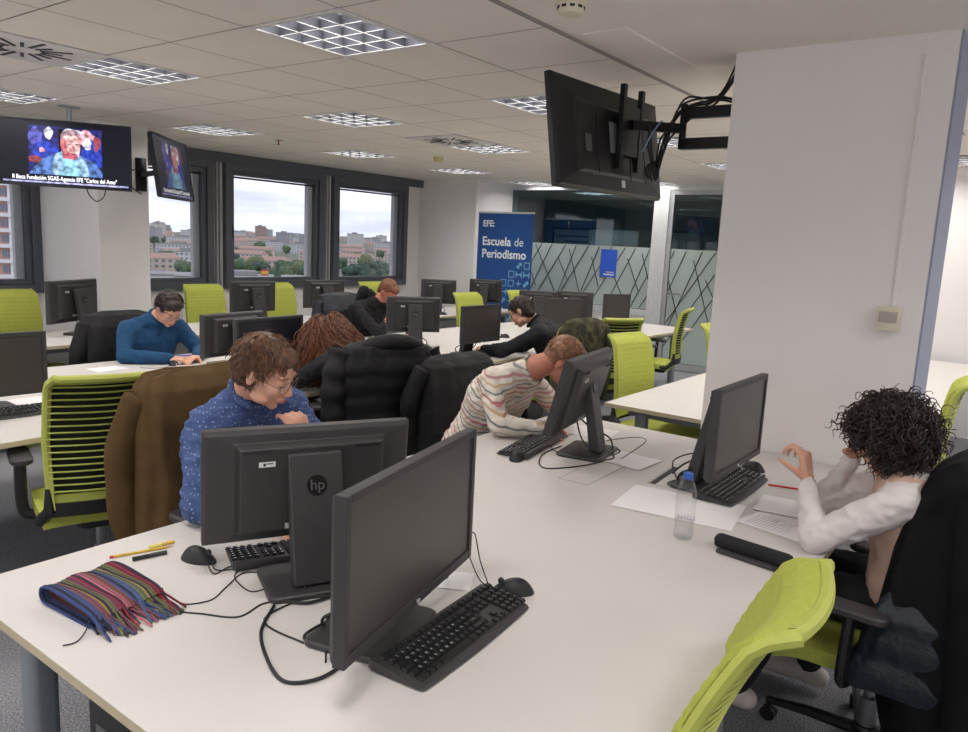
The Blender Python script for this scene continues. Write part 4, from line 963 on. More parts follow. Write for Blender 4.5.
for k in range(7):
    pts=[(.02,.02+.01*k,.12+.2*(k%2)*.9),(-.0+.02*g.random(),.15,.12+.03*g.random()),(.0,.30+.04*g.random(),.13*g.random()+.02),(-.03-.05*g.random(),.36+.05*g.random(),-.05-.12*g.random()),(-.09,.40,-.2-.05*g.random()),(-.16,.42,-.10+.1*g.random())]
    MB().tube(catmull(pts,6),.0055,6).build('cable',blk,ba)
for k in range(3):
    MB().tube([(-.1+.05*math.cos(a_/12*2*PI)*(1+.1*k),.40+.01*k,-.22+.05*math.sin(a_/12*2*PI)*(1-.1*k)) for a_ in range(13)],.005,6).build('coiled_cable',blk,ba)
MB().tube(catmull([(-.05,.4,.03),(-.12,.38,.02),(-.2,.39,-.06),(-.24,.41,-.14)],6),.004,6).build('blue_cable',mat('cable_pale_blue',(120,150,190),.5),ba)
# ------------------------------------------------------------------ roll-up banner
bn=thing('rollup_banner','tall blue roll-up banner reading Escuela de Periodismo beside the white wall','banner',(9.14,6.43,0),R(0))
blue=mat('banner_blue',(22,78,148),.5,var=.12,scale=1.2); BW,BH=.97,2.07
MB().slab(lambda u,v:V((0,(.5-u)*BW,.07+v*(BH-.07))),(.004,0,0),9,5).build('banner_sheet',blue,bn)
MB().rbox((.0,0,BH),(.03,BW+.01,.025),.006).build('top_rail',stick,bn); MB().rbox((0,0,.04),(.12,BW+.03,.08),.02).build('base_cassette',alu,bn)
MB().cyl((.03,0,.05),(.03,0,BH),.012).build('support_pole',alu,bn)
TB=lambda y,z: M.Translation((-.003,y,z))@M.Rotation(-PI/2,4,'Z')@M.Rotation(PI/2,4,'X')
wt=mat('banner_white',(235,240,245),.5)
text('banner_title','EFE:',.125,wt,bn,TB(.40,1.87),.001,bold=.004); text('banner_heading','Escuela',.175,wt,bn,TB(.40,1.60),.001,bold=.004); text('banner_heading','de',.175,wt,bn,TB(-.17,1.60),.001,sx=.95)
text('banner_heading','Periodismo',.175,wt,bn,TB(.40,1.42),.001,bold=.004,sx=.98)
pt=MB(); g=random.Random(2); ltb=mat('banner_pale_blue',(120,176,214),.5)
def P2(y,z): return (-.004,y,z)
cs=.13
for r_ in range(12):
    for c_ in range(7):
        if c_< 4.6-r_*.85: continue
        y=-.41+ (6-c_)*cs; z=1.33-r_*cs; 
        if y>.46 or z<.1: continue
        k=(r_*3+c_*2+ (r_*c_)%3)%4
        s=cs*.42
        def ringp(n,rr,w_):
            for i in range(n):
                a=2*PI*i/n+PI/n; a2=2*PI*(i+1)/n+PI/n
                pt.add([P2(y+rr*math.cos(a),z+rr*math.sin(a)),P2(y+rr*math.cos(a2),z+rr*math.sin(a2)),P2(y+(rr-w_)*math.cos(a2),z+(rr-w_)*math.sin(a2)),P2(y+(rr-w_)*math.cos(a),z+(rr-w_)*math.sin(a))],[(0,1,2,3)])
        if k==0: ringp(4,s*1.3,s*.35)
        elif k==1:
            v=[]; 
            for i in range(16): rr=s*1.1 if i%4==0 else (s*.35 if i%2==0 else s*.4); a=2*PI*i/16; v.append(P2(y+rr*math.cos(a),z+rr*math.sin(a)))
            pt.add(v,[tuple(range(16))])
        elif k==2:
            for sg in(-1,1):
                v=[P2(y+sg*s*.35+s*.5*math.cos(2*PI*i/12),z-sg*s*.35+s*.5*math.sin(2*PI*i/12)) for i in range(12)]; pt.add(v,[tuple(range(12))])
        else:
            pt.add([P2(y-s,z-s),P2(y-s*.3,z),P2(y-s,z+s)],[(0,1,2)]); pt.add([P2(y+s,z-s),P2(y+s*.3,z),P2(y+s,z+s)],[(0,1,2)]); pt.add([P2(y-s*.5,z-s*.2),P2(y+s*.5,z-s*.2),P2(y+s*.5,z+s*.2),P2(y-s*.5,z+s*.2)],[(0,1,2,3)])
pt.build('banner_pattern',ltb,bn,smooth=False)
cable('thin black mouse cable looping between the mouse and the colourful scarf',[(1.15,1.74),(1.13,1.68),(1.18,1.69),(1.25,1.68),(1.26,1.61),(1.22,1.60),(1.18,1.63),(1.10,1.59),(1.04,1.56),(.99,1.58),(.98,1.61)],.0018)
cable('thin black cable looping in front of the keyboard behind the foreground monitors',[(1.19,1.66),(1.15,1.62),(1.13,1.53),(1.17,1.51),(1.23,1.49),(1.23,1.43)],.0018)
# ------------------------------------------------------------------ people
def remesh(mb,name,voxel,m,parent,org,sm=4,fold=0,fseed=0,fscale=14,keep=None):
    me=bpy.data.meshes.new('tmp'); me.from_pydata([(a-org[0],b-org[1],c-org[2]) for a,b,c in mb.v],[],mb.f); me.validate()
    o=bpy.data.objects.new('tmp',me); COL.objects.link(o)
    k=o.modifiers.new('r','REMESH'); k.mode='VOXEL'; k.voxel_size=voxel; k.use_smooth_shade=True
    k=o.modifiers.new('s','SMOOTH'); k.factor=.5; k.iterations=sm
    dg=bpy.context.evaluated_depsgraph_get(); bpy.context.view_layer.update()
    dg=bpy.context.evaluated_depsgraph_get(); n=bpy.data.meshes.new_from_object(o.evaluated_get(dg)); bpy.data.objects.remove(o)
    if fold:
        no=[v.normal.copy() for v in n.vertices]
        for v,nn in zip(n.vertices,no):
            p=v.co*fscale; a=noise.noise(V((p.x+fseed,p.y,p.z*1.6))); b=noise.noise(V((p.x*2.2,p.y*2.2+fseed,p.z*3.0)))
            v.co+=nn*((abs(a)**.7*-1.6+.4+b*.5)*fold)
    n.name=name; n.materials.clear(); n.materials.append(m)
    for p in n.polygons: p.use_smooth=True
    q=bpy.data.objects.new(name,n); COL.objects.link(q)
    if parent: q.parent=parent
    return q
def frame(f,u):
    f=V(f).normalized(); u=V(u); s=f.cross(u).normalized(); u=s.cross(f).normalized()   # s = subject's right
    return M((s,f,u)).transposed()   # columns x=right, y=forward, z=up
def head_prims(mb,H,Q,fine=True):
    def E(c,r): mb.sph(H+Q@V(c),r,18,12,rot=Q)
    E((0,-.012,.028),(.075,.095,.083)); E((0,.028,-.028),(.061,.064,.075)); E((0,.03,-.07),(.048,.05,.036)); E((0,.066,-.094),(.020,.018,.016))
    for s in(-1,1):
        E((s*.026,.079,.026),(.024,.012,.008)); E((s*.036,.064,-.028),(.023,.022,.022)); E((s*.03,.077,.003),(.014,.012,.009))
        E((s*.077,-.004,-.008),(.007,.017,.029)); E((s*.081,.002,.006),(.006,.014,.014)); E((s*.011,.101,-.034),(.008,.009,.008)); E((s*.04,.03,-.07),(.022,.035,.022))
    mb.capsule(H+Q@V((0,.084,.012)),.008,H+Q@V((0,.108,-.029)),.0105,10)
    E((0,.0905,-.059),(.022,.009,.0055)); E((0,.089,-.068),(.018,.009,.006))
def face_bits(t,H,Q,org,brow,closed=True,glasses=None,beard=None):
    G=lambda c:H+Q@V(c)
    for s in(-1,1):
        if not closed:
            MB().sph(G((s*.03,.0775,.003)),.0115,12,8).build('eye',mat('eye_white',(225,220,215),.3),t,org=org); MB().sph(G((s*.03,.087,.001)),.005,10,6).build('iris',mat('iris_brown',(60,40,30),.3),t,org=org)
        MB().tube([G((s*.017,.0865,-.001)),G((s*.024,.091,-.004)),G((s*.032,.0905,-.005)),G((s*.040,.086,-.002)),G((s*.045,.081,.0))],[.001,.0016,.0018,.0016,.001],6).build('eyelashes',mat('lash_dark',(50,32,26),.7),t,org=org)
        MB().tube([G((s*.014,.0915,.024)),G((s*.026,.0935,.030)),G((s*.038,.0875,.030)),G((s*.048,.078,.024))],[.0018,.0032,.003,.0015],6,flat=.6).build('eyebrow',brow,t,org=org)
    MB().tube([G((-.021,.093,-.0625)),G((-.010,.0985,-.0600)),G((0,.0985,-.0612)),(G((.010,.0985,-.0600))),G((.021,.093,-.0625))],[.001,.003,.003,.003,.001],8,flat=.7).tube([G((-.018,.093,-.0645)),G((-.008,.0975,-.0675)),G((.008,.0975,-.0675)),G((.018,.093,-.0645))],[.001,.0035,.0035,.001],8,flat=.7).build('lips',lipm,t,org=org)
    if glasses:
        gl=MB(); L=None; y=.101; rx,rz,zc=(.0245,.021,-.003)
        for s in(-1,1):
            ring=[G((s*.032+rx*math.cos(a),y-.008*abs((s*.032+rx*math.cos(a))/.06)**2,zc+rz*math.sin(a))) for a in [2*PI*k/24 for k in range(25)]]
            gl.tube(ring,.0012,6); gl.tube([G((s*.0565,y-.008,zc+.004)),G((s*.07,.075,zc+.006)),G((s*.083,.0,zc+.006)),G((s*.082,-.015,-.012))],.0012,6)
        gl.tube([G((-.008,y,zc+.004)),G((0,y+.003,zc+.007)),G((.008,y,zc+.004))],.0012,6)
        g=gl.build('glasses',glasses,t,org=org)
        for s in(-1,1):
            vs=[G((s*.032+rx*.97*math.cos(a),y-.008*abs((s*.032+rx*math.cos(a))/.06)**2,zc+rz*.97*math.sin(a))) for a in [2*PI*k/24 for k in range(24)]]
            b=MB(); b.add(vs,[tuple(range(24))]); b.build('lens',lens,g,org=org,smooth=False)
def hand_prims(mb,W,d,n,th,curl=(.3,.4,.3),spread=.06,sc=1.0,curls=None,thc=.5):
    """W wrist, d towards fingers, n palm normal, th side of the thumb (+1 = d x n)"""
    d=V(d).normalized(); n=V(n); n=(n-d*n.dot(d)).normalized(); s=d.cross(n).normalized()*th
    P=lambda a,b,c:W+(d*a+s*b+n*c)*sc
    r=.0125*sc
    mb.capsule(W-d*.02,.023*sc,P(.015,0,0),.022*sc,10)
    for b in(-.027,-.009,.009,.027): mb.capsule(P(.012,b*.65,0),r*1.15,P(.085,b,0),r*.95,10)
    mb.sph(P(.03,.022,.012),.018*sc,12,8); mb.sph(P(.035,-.022,.010),.015*sc,12,8)
    ln=((.043,.026,.02),(.047,.030,.022),(.044,.027,.021),(.034,.021,.018))
    for i,(b,L) in enumerate(zip((.029,.0098,-.0095,-.028),ln)):
        cl=curls[i] if curls else curl; a=0; p=P(.088 if i in(1,2) else .083,b,0); rr=(.0092,.0094,.009,.008)[i]*sc; sp=(b/.03)*spread
        for k in range(3):
            a+=cl[k]; dd=(d*math.cos(a)+n*math.sin(a)+s*sp).normalized(); q=p+dd*L[k]*sc; mb.capsule(p,rr,q,rr*.9,10); p=q; rr*=.91
    p=P(.02,.028,.008); 
    for k,(L,a) in enumerate(((.042,.0),(.032,thc*.5),(.026,thc))):
        dd=(d*.62+s*(.72-a*.75)+n*(.28+a*.55)).normalized(); q=p+dd*L*sc; mb.capsule(p,(.0135,.0112,.0098)[k]*sc,q,(.0115,.0100,.0085)[k]*sc,10); p=q
def person(label,J,outfit,skinm=skin,voxel=.0075,org=None,legs=True,extra=None,trousers=None,fold=.005,name='person',head=True,neck_r=.052,cuffs=.03,wid=1,collar=True,shoe=None):
    """J: P pelvis, C chest, N neck base, H head centre, HQ head frame, S/E/W (right,left), hands [(d,n,th,kw)], K/A knees, ankles"""
    g=lambda k:[V(a) for a in J[k]]
    P_,C_,N_,H_=V(J['P']),V(J['C']),V(J['N']),V(J['H']); S_,E_,W_=g('S'),g('E'),g('W'); Q=J['Q']
    org=V((P_.x,P_.y,0)); t=thing(name,label,'person',org)
    side=(S_[0]-S_[1]).normalized(); mid=(P_+C_)/2+V(J.get('belly',(0,0,0)))
    def torso(mb,k,add):
        for s in(-1,1):
            a=side*s
            mb.capsule(P_+a*.08*wid,.115*k+add,mid+a*.065*wid,.10*k+add); mb.capsule(mid+a*.065*wid,.10*k+add,C_+a*.075*wid,.115*k+add)
            mb.capsule(C_+a*.075*wid,.115*k+add,(S_[0 if s>0 else 1]*.72+N_*.28)-V((0,0,.03)),.068*k+add)
            mb.capsule(C_+a*.09*wid,.09*k+add,S_[0 if s>0 else 1]-a*.02,.058*k+add)
            mb.capsule(N_-V((0,0,.0)),.052*k+add,S_[0 if s>0 else 1]-a*.03+V((0,0,.01)),.045*k+add)
        mb.capsule(C_,.11*k+add,N_-(N_-C_).normalized()*.03,.06*k+add)
    def arm(mb,i,k,add,end=1.0):
        mb.capsule(S_[i],.052*k+add,E_[i],.040*k+add); w=E_[i].lerp(W_[i],end); fk=J.get('slim',1); mb.capsule(E_[i],.040*k+add,E_[i].lerp(w,.35),.040*k*fk+add); mb.capsule(E_[i].lerp(w,.35),.040*k*fk+add,w,.027*k*fk+add*fk)
    def leg(mb,i,k,add,end=1.0):
        s=(1,-1)[i]; hp=P_+side*s*.09-V((0,0,.02)); Kn,An=V(J['K'][i]),V(J['A'][i]); mb.capsule(hp,.088*k+add,Kn,.055*k+add); mb.capsule(Kn,.056*k+add,Kn.lerp(An,.35),.052*k+add); mb.capsule(Kn.lerp(An,.35),.052*k+add,An,.036*k+add)
    b=MB(); torso(b,.92,-.004)
    for i in(0,1): arm(b,i,.9,-.002)
    for i in(0,1): leg(b,i,.9,0)
    hd=(H_-N_); b.capsule(N_-hd*.2,neck_r*1.1,N_+hd*.62+Q@V((0,-.02,0))*.6,neck_r*.95)
    head_prims(b,H_,Q)
    for i in(0,1):
        if J['hands'][i]: d,n,th,kw=J['hands'][i]; hand_prims(b,W_[i],d,n,th,**kw)
    for i in(0,1):
        An=V(J['A'][i]); tf=(V(J['K'][i])-V(J['A'][i])); fd=V(J.get('toe',(0,1,0))); b.capsule(An-V((0,0,.02)),.035,An+fd*.13-V((0,0,.045)),.03)
    remesh(b,'body',voxel,skinm,t,org,3)
    # top
    s=MB(); torso(s,1.0,.012)
    for i in(0,1): arm(s,i,1.05,.009,J.get('sleeve',(1,1))[i])
    o=remesh(s,outfit[0],voxel*1.15,outfit[1],t,org,5,fold,len(label),16)
    if collar:
        c=MB(); nd=hd.normalized(); cc=N_+nd*.035; 
        ang=[2*PI*k/24 for k in range(25)]; a1=side; a2=nd.cross(a1).normalized()
        c.tube([cc+(a1*math.cos(a)+a2*math.sin(a))*(neck_r+.012) for a in ang],.011,8); c.build('collar',outfit[2] if len(outfit)>2 else outfit[1],t,org=org)
    tr=MB()
    for i in(0,1): leg(tr,i,1.04,.008,1)
    tr.capsule(P_+side*.08,.118,P_-side*.08,.118)
    remesh(tr,'trousers',voxel*1.3,trousers or mat('dark_trousers',(28,28,32),.85,bump=.2),t,org,4,.004,3,12)
    sh=MB(); fd=V(J.get('toe',(0,1,0)))
    for i in(0,1):
        An=V(J['A'][i]); q=MB(); q.capsule(An-V((0,0,.03)),.043,An+fd*.07-V((0,0,.04)),.043); q.capsule(An+fd*.07-V((0,0,.04)),.043,An+fd*.16-V((0,0,.052)),.036); q.capsule(An-fd*.04-V((0,0,.045)),.038,An-V((0,0,.045)),.04)
        z=remesh(q,'shoe',.008,shoe or mat('shoe_dark',(36,34,36),.6),t,org,3)
    return t,org,Q,H_
def strands(t,name,m,org,H,Q,roots,pathfn,rad=.0022,n=10,seed=1,sides=4):
    """roots: list of (point_local, normal_local); pathfn(i,p,n,g)->list of local points"""
    g=random.Random(seed); b=MB()
    for i,(p,nn) in enumerate(roots):
        pts=[H+Q@V(q) for q in pathfn(i,V(p),V(nn),g)]
        L=len(pts); b.tube(pts,[rad*(1.0 if k<L*.6 else 1-(k-L*.6)/(L*.4)*.75) for k in range(L)],sides,cap=False)
    return b.build(name,m,t,org=org)
def scalp(n,seed,zmin=-.05,front=.07,face=lambda p:True):
    g=random.Random(seed); out=[]; k=0
    while len(out)<n:
        a=g.uniform(-PI,PI); z=g.uniform(-1,1); r=math.sqrt(1-z*z); nn=V((r*math.cos(a),r*math.sin(a),z)); p=V((nn.x*.078,nn.y*.098-.012,nn.z*.087+.028))
        # hairline
        if p.z<zmin: continue
        if p.y>.03 and p.z<.062+ (.02 if abs(p.x)<.04 else 0): continue
        if p.y>-.005 and p.z<.02: continue
        out.append((p,nn))
    return out
def haircap(t,m,org,H,Q,k=1.07,zlow=-.045,fold=.004,voxel=.006):
    b=MB()
    def E(c,r): b.sph(H+Q@V(c),tuple(x*k for x in r),18,12,rot=Q)
    E((0,-.02,.036),(.077,.092,.083)); E((0,-.045,.0),(.070,.062,.075)); E((0,-.055,-.035),(.058,.045,.05))
    E((0,.035,.075),(.052,.05,.035))
    return remesh(b,'hair',voxel,m,t,org,2,fold,2,40)
def hairmat(name,rgb,rgb2,rough=.45):
    m=mat(name,rgb,rough,var=.2,scale=60); r=[n for n in m.node_tree.nodes if n.type=='VALTORGB'][0]; r.color_ramp.elements[1].color=(*lin(rgb2),1); return m
DN=V((0,0,-1))
# --- blue patterned shirt, elbows on the near desk, facing -y
shirtm=mat('blue_print_cotton',(60,78,122),.85,var=.08,scale=8,bump=.1,bscale=300)
nt=shirtm.node_tree; b=nt.nodes['Principled BSDF']; tc=[n for n in nt.nodes if n.type=='TEX_COORD'][0]; rp=[n for n in nt.nodes if n.type=='VALTORGB'][0]
vo=nt.nodes.new('ShaderNodeTexVoronoi'); vo.inputs['Scale'].default_value=78; vo.inputs['Randomness'].default_value=.35; nt.links.new(tc.outputs['Object'],vo.inputs['Vector'])
ra=nt.nodes.new('ShaderNodeValToRGB'); ra.color_ramp.elements[0].position=.20; ra.color_ramp.elements[1].position=.27; ra.color_ramp.elements[0].color=(1,1,1,1); ra.color_ramp.elements[1].color=(0,0,0,1); nt.links.new(vo.outputs['Distance'],ra.inputs['Fac'])
mx=nt.nodes.new('ShaderNodeMix'); mx.data_type='RGBA'; mx.inputs['B'].default_value=(*lin((130,146,186)),1); nt.links.new(ra.outputs['Color'],mx.inputs['Factor']); nt.links.new(rp.outputs['Color'],mx.inputs['A']); nt.links.new(mx.outputs['Result'],b.inputs['Base Color'])
Qg=frame((.38,-.80,-.42),(.05,-.35,1))
Jg=dict(P=(1.66,2.36,.56),C=(1.58,2.20,.93),N=(1.55,2.12,1.085),H=(1.545,2.01,1.19),Q=Qg,S=[(1.42,2.15,1.005),(1.74,2.13,1.03)],E=[(1.30,2.02,.79),(1.80,1.94,.79)],W=[(1.42,1.80,.765),(1.63,1.91,.955)],
 hands=[((.6,-.7,-.1),(0,0,-1),-1,{}),((-.35,.0,.75),(.1,.9,.3),1,dict(curls=[(.85,.9,.5),(1.3,1.3,.6),(1.4,1.4,.6),(1.4,1.4,.6)],thc=.2))],K=[(1.56,1.95,.52),(1.80,1.95,.52)],A=[(1.55,2.0,.10),(1.85,2.0,.10)],toe=(0,-1,0))
t,org,Q,H=person('person in a blue patterned shirt and round glasses with a hand at the chin',Jg,('shirt',shirtm),voxel=.0055,trousers=mat('khaki_trousers',(74,70,58),.85),fold=.010)
hb=hairmat('brown_hair',(62,40,28),(122,84,58))
haircap(t,hb,org,H,Q,1.04)
def flow(p,nn):
    c=V((0,-.06,.115)); d=V(p)-c; d=d-nn*d.dot(nn)
    return d.normalized() if d.length>1e-4 else V((0,1,0))
def hug(q,Rm):
    r=V((q.x/.078,(q.y+.012)/.098,(q.z-.028)/.087)); L=r.length
    return q+V((q.x,q.y+.012,q.z-.028))*(Rm/L-1) if L<Rm else q
def short(L,lift,fl,curl=.004):
    def f(i,p,nn,g):
        d=(nn*lift+flow(p,nn)*fl+V((g.uniform(-1,1),g.uniform(-1,1),g.uniform(-1,1)))*.38).normalized(); l=L*g.uniform(.6,1.25); out=[]; ph=g.uniform(0,6); q=p*1.0
        for k in range(7):
            out.append(q+V((math.sin(ph+k),math.cos(ph+k*1.3),0))*curl*(k/6)); d=(d-nn*.10+V((0,0,-.07))).normalized(); q=hug(q+d*l/6,1.03)
        return out
    return f
strands(t,'hair_strands',hb,org,H,Q,scalp(2200,3,zmin=-.065),short(.042,.30,.9,.004),.0018,seed=5)
face_bits(t,H,Q,org,hb,True,wire)
# --- blue sweater, far side of the left desk
Qb=frame((-.05,-.72,-.62),(0,-.4,1))
Jb=dict(P=(2.84,5.06,.55),C=(2.85,4.98,.86),N=(2.87,4.93,1.0),H=(2.905,4.82,1.085),Q=Qb,S=[(2.68,4.96,.94),(3.04,4.93,.94)],E=[(2.60,4.85,.775),(3.12,4.78,.775)],W=[(2.80,4.66,.77),(3.00,4.64,.77)],
 hands=[((.5,-.35,-.05),(.1,.1,-1),-1,dict(curl=(.5,.6,.4))),((-.6,-.25,-.05),(0,0,-1),1,dict(curl=(.4,.5,.3)))],K=[(2.72,4.62,.50),(2.98,4.62,.50)],A=[(2.72,4.7,.1),(3.0,4.7,.1)],toe=(0,-1,0))
swm=mat('teal_blue_knit',(20,66,104),.9,var=.08,bump=.3,bscale=250)
t,org,Q,H=person('person in a dark blue sweater with thin glasses writing at the left desk',Jb,('sweater',swm),voxel=.0075)
hd=hairmat('dark_brown_hair',(26,19,16),(52,38,32))
haircap(t,hd,org,H,Q,1.09)
def pulled(i,p,nn,g):
    out=[];T_=V((0,-.115,-.04))
    for k in range(8):
        a=k/7; q=p.lerp(T_,a); r=V((q.x,q.y+.012,q.z-.028)); m_=max(r.length,.01); R_=.098; q=q+r/m_*max(0,(R_-m_))*(1-a)*.9; out.append(q+V((g.uniform(-1,1),0,g.uniform(-1,1)))*.0015)
    return out
strands(t,'hair_strands',hd,org,H,Q,scalp(420,4),pulled,.003,seed=6)
MB().sph(H+Q@V((0,-.125,-.045)),(.03,.03,.028),14,10).build('hair_bun',hd,t,org=org)
face_bits(t,H,Q,org,hd,True,wire)
br=MB(); 
for k in range(3): c=V((2.80,4.66,.77)).lerp(V((2.60,4.85,.775)),.06+.05*k); br.tube([c+V((math.cos(a)*.02,math.cos(a)*.02,math.sin(a)*.032)) for a in [2*PI*q/16 for q in range(17)]],.004,6)
br.build('bracelets',mat('bracelet_brown',(80,60,60),.6),t,org=org)
stickpen('pen','violet pen in the writing hand of the person in the blue sweater','pen',2.86,4.62,R(160),.14,.004,[(.2,mat('pen_violet',(90,60,190),.4),'pen_cap'),(.8,mat('pen_violet',(90,60,190),.4),'barrel')],z=.055)
# --- black hooded sweatshirt
Qh=frame((.05,-.70,-.72),(0,-.4,1))
Jh=dict(P=(5.04,5.14,.55),C=(5.06,5.04,.88),N=(5.09,4.98,1.04),H=(5.14,4.90,1.14),Q=Qh,S=[(4.86,5.04,.99),(5.28,4.98,.99)],E=[(4.90,4.76,.775),(5.36,4.78,.775)],W=[(5.08,4.78,.98),(5.14,4.62,.765)],
 hands=[((.18,.1,.5),(.2,.75,.2),-1,dict(curl=(1.3,1.3,.7))),((-.8,-.3,0),(0,0,-1),1,dict(curl=(.4,.5,.3)))],K=[(4.95,4.65,.5),(5.2,4.65,.5)],A=[(4.95,4.8,.1),(5.2,4.8,.1)],toe=(0,-1,0),sleeve=(.45,.9))
hom=mat('black_sweatshirt',(20,20,22),.9,var=.15,bump=.2)
t,org,Q,H=person('person in a black hooded sweatshirt resting the chin on a fist, glasses, short reddish hair',Jh,('hooded_sweatshirt',hom),skinm=skin2,voxel=.008,fold=.008,wid=1.15)
hm=MB(); 
hm.capsule(V((5.0,5.1,1.04)),.06,V((4.99,5.06,1.14)),.055); hm.capsule(V((5.16,5.08,1.03)),.06,V((5.1,5.1,1.1)),.06); hm.capsule(V((5.0,5.1,1.04)),.06,V((5.16,5.08,1.03)),.06)
remesh(hm,'hood',.009,hom,t,org,3,.006,3,18)
hr=hairmat('reddish_hair',(96,58,40),(150,96,66)); haircap(t,hr,org,H,Q,1.03,fold=.002); strands(t,'hair_strands',hr,org,H,Q,scalp(500,8,zmin=-.05),short(.012,.5,.6,.001),.0014,seed=2); face_bits(t,H,Q,org,hr,True,wire)
bd=MB()
for k in range(9): a=-1.2+2.4*k/8; bd.sph(H+Q@V((.045*math.sin(a),.045+.04*math.cos(a)-.01,-.088)),(.014,.013,.012),10,8,rot=Q)
remesh(bd,'beard',.006,hr,t,org,2)
# --- long wavy hair, near side of the left desk, facing +y
Ql=frame((-.35,.72,-.6),(0,.4,1))
Jl=dict(P=(3.20,3.18,.56),C=(3.12,3.30,.86),N=(3.14,3.37,.95),H=(3.12,3.47,1.01),Q=Ql,S=[(3.32,3.38,.90),(2.94,3.27,.90)],E=[(3.36,3.52,.775),(2.86,3.46,.775)],W=[(3.08,3.66,.77),(2.90,3.66,.77)],
 hands=[((-.6,.4,0),(0,0,-1),-1,{}),((.5,.5,0),(0,0,-1),1,{})],K=[(3.28,3.6,.5),(3.02,3.6,.5)],A=[(3.28,3.5,.1),(3.02,3.5,.1)],toe=(0,1,0))
t,org,Q,H=person('person with long wavy reddish brown hair bent over the desk, seen from behind',Jl,('top',mat('black_top',(22,21,23),.9,bump=.2)),voxel=.009)
hl=hairmat('auburn_hair',(74,42,30),(150,98,72))
haircap(t,hl,org,H,Q,1.14,fold=.006,voxel=.008)
Qi=Q.inverted()
def wavy(L,amp,fr_,bias=V((0,0,0))):
    down=Qi@V((0,0,-1))
    def f(i,p,nn,g):
        d=(nn*.15+flow(p,nn)+V((g.uniform(-1,1),g.uniform(-1,1),g.uniform(-1,1)))*.15).normalized(); l=L*g.uniform(.7,1.1); pts=[]; ph=g.uniform(0,6.3); q=p*1.04; N_=18; rr=g.uniform(1.15,1.6); bs=bias if i%3 else Qi@V((-.5,.5,-.2))
        for k in range(N_):
            t_=k/(N_-1); a1=d.orthogonal().normalized(); pts.append(q+(a1*math.sin(ph+fr_*t_)+d.cross(a1)*math.cos(ph+fr_*t_))*amp*min(1,t_*2)); d=(d+down*.30+bs*.22).normalized(); q=hug(q+d*l/(N_-1),rr)
        return pts
    return f
strands(t,'hair_strands',hl,org,H,Q,scalp(1300,9,zmin=-.07),wavy(.42,.014,17,Qi@V((.5,-.8,.1))),.0026,seed=4)
# --- black sweater, near side of the far middle desk, facing +y
Qk=frame((-.30,.80,-.60),(0,.4,1))
Jk=dict(P=(5.30,3.08,.57),C=(5.26,3.20,.88),N=(5.20,3.30,1.01),H=(5.12,3.40,1.10),Q=Qk,S=[(5.42,3.30,.96),(5.05,3.18,.95)],E=[(5.38,3.52,.78),(4.93,3.44,.78)],W=[(5.16,3.68,.77),(5.02,3.68,.77)],
 hands=[((-.6,.4,0),(0,0,-1),-1,{}),((.4,.5,0),(0,0,-1),1,{})],K=[(5.40,3.6,.5),(5.15,3.6,.5)],A=[(5.40,3.5,.1),(5.15,3.5,.1)],toe=(0,1,0))
t,org,Q,H=person('person in a black sweater with short dark hair writing, seen from behind the tilted monitor',Jk,('sweater',mat('black_sweater',(24,24,27),.9,bump=.2)),voxel=.008)
hk=hairmat('black_brown_hair',(26,20,18),(62,46,38)); haircap(t,hk,org,H,Q,1.08); strands(t,'hair_strands',hk,org,H,Q,scalp(800,12,zmin=-.06),short(.036,.35,.8,.004),.0022,seed=9); face_bits(t,H,Q,org,hk,True)
# --- striped sweater, far side of the near desk, slumped over the desk facing -y
stm=mat('striped_knit',(214,202,190),.95,var=.03,bump=.4,bscale=220); nt=stm.node_tree; b=nt.nodes['Principled BSDF']; tc=[n for n in nt.nodes if n.type=='TEX_COORD'][0]
mp=nt.nodes.new('ShaderNodeMapping'); mp.inputs['Rotation'].default_value=(R(-24),R(16),0); sp=nt.nodes.new('ShaderNodeSeparateXYZ'); nt.links.new(tc.outputs['Object'],mp.inputs['Vector']); nt.links.new(mp.outputs['Vector'],sp.inputs[0])
nz=nt.nodes.new('ShaderNodeTexNoise'); nz.inputs['Scale'].default_value=5; nt.links.new(tc.outputs['Object'],nz.inputs['Vector'])
ma=nt.nodes.new('ShaderNodeMath'); ma.operation='MULTIPLY_ADD'; ma.inputs[1].default_value=.06; nt.links.new(nz.outputs['Fac'],ma.inputs[0]); nt.links.new(sp.outputs['Z'],ma.inputs[2])
m2_=nt.nodes.new('ShaderNodeMath'); m2_.operation='MULTIPLY'; m2_.inputs[1].default_value=5.4; nt.links.new(ma.outputs[0],m2_.inputs[0]); fr2=nt.nodes.new('ShaderNodeMath'); fr2.operation='FRACT'; nt.links.new(m2_.outputs[0],fr2.inputs[0])
rp=nt.nodes.new('ShaderNodeValToRGB'); rp.color_ramp.interpolation='CONSTANT'; cr=rp.color_ramp.elements; base=(222,212,200)
cols=[(0,base),(.10,(120,124,124)),(.14,base),(.24,(196,164,124)),(.29,base),(.38,(190,120,122)),(.44,base),(.54,(128,130,128)),(.58,base),(.68,(200,172,132)),(.72,base),(.80,(204,150,150)),(.85,base),(.93,(140,140,140)),(.96,base)]
cr[0].position=0; cr[0].color=(*lin(cols[0][1]),1); cr[1].position=cols[1][0]; cr[1].color=(*lin(cols[1][1]),1)
for p_,c_ in cols[2:]: e=cr.new(p_); e.color=(*lin(c_),1)
nt.links.new(fr2.outputs[0],rp.inputs['Fac']); nt.links.new(rp.outputs['Color'],b.inputs['Base Color'])
Qs=frame((.35,-.72,-.75),(.2,-.75,.55))
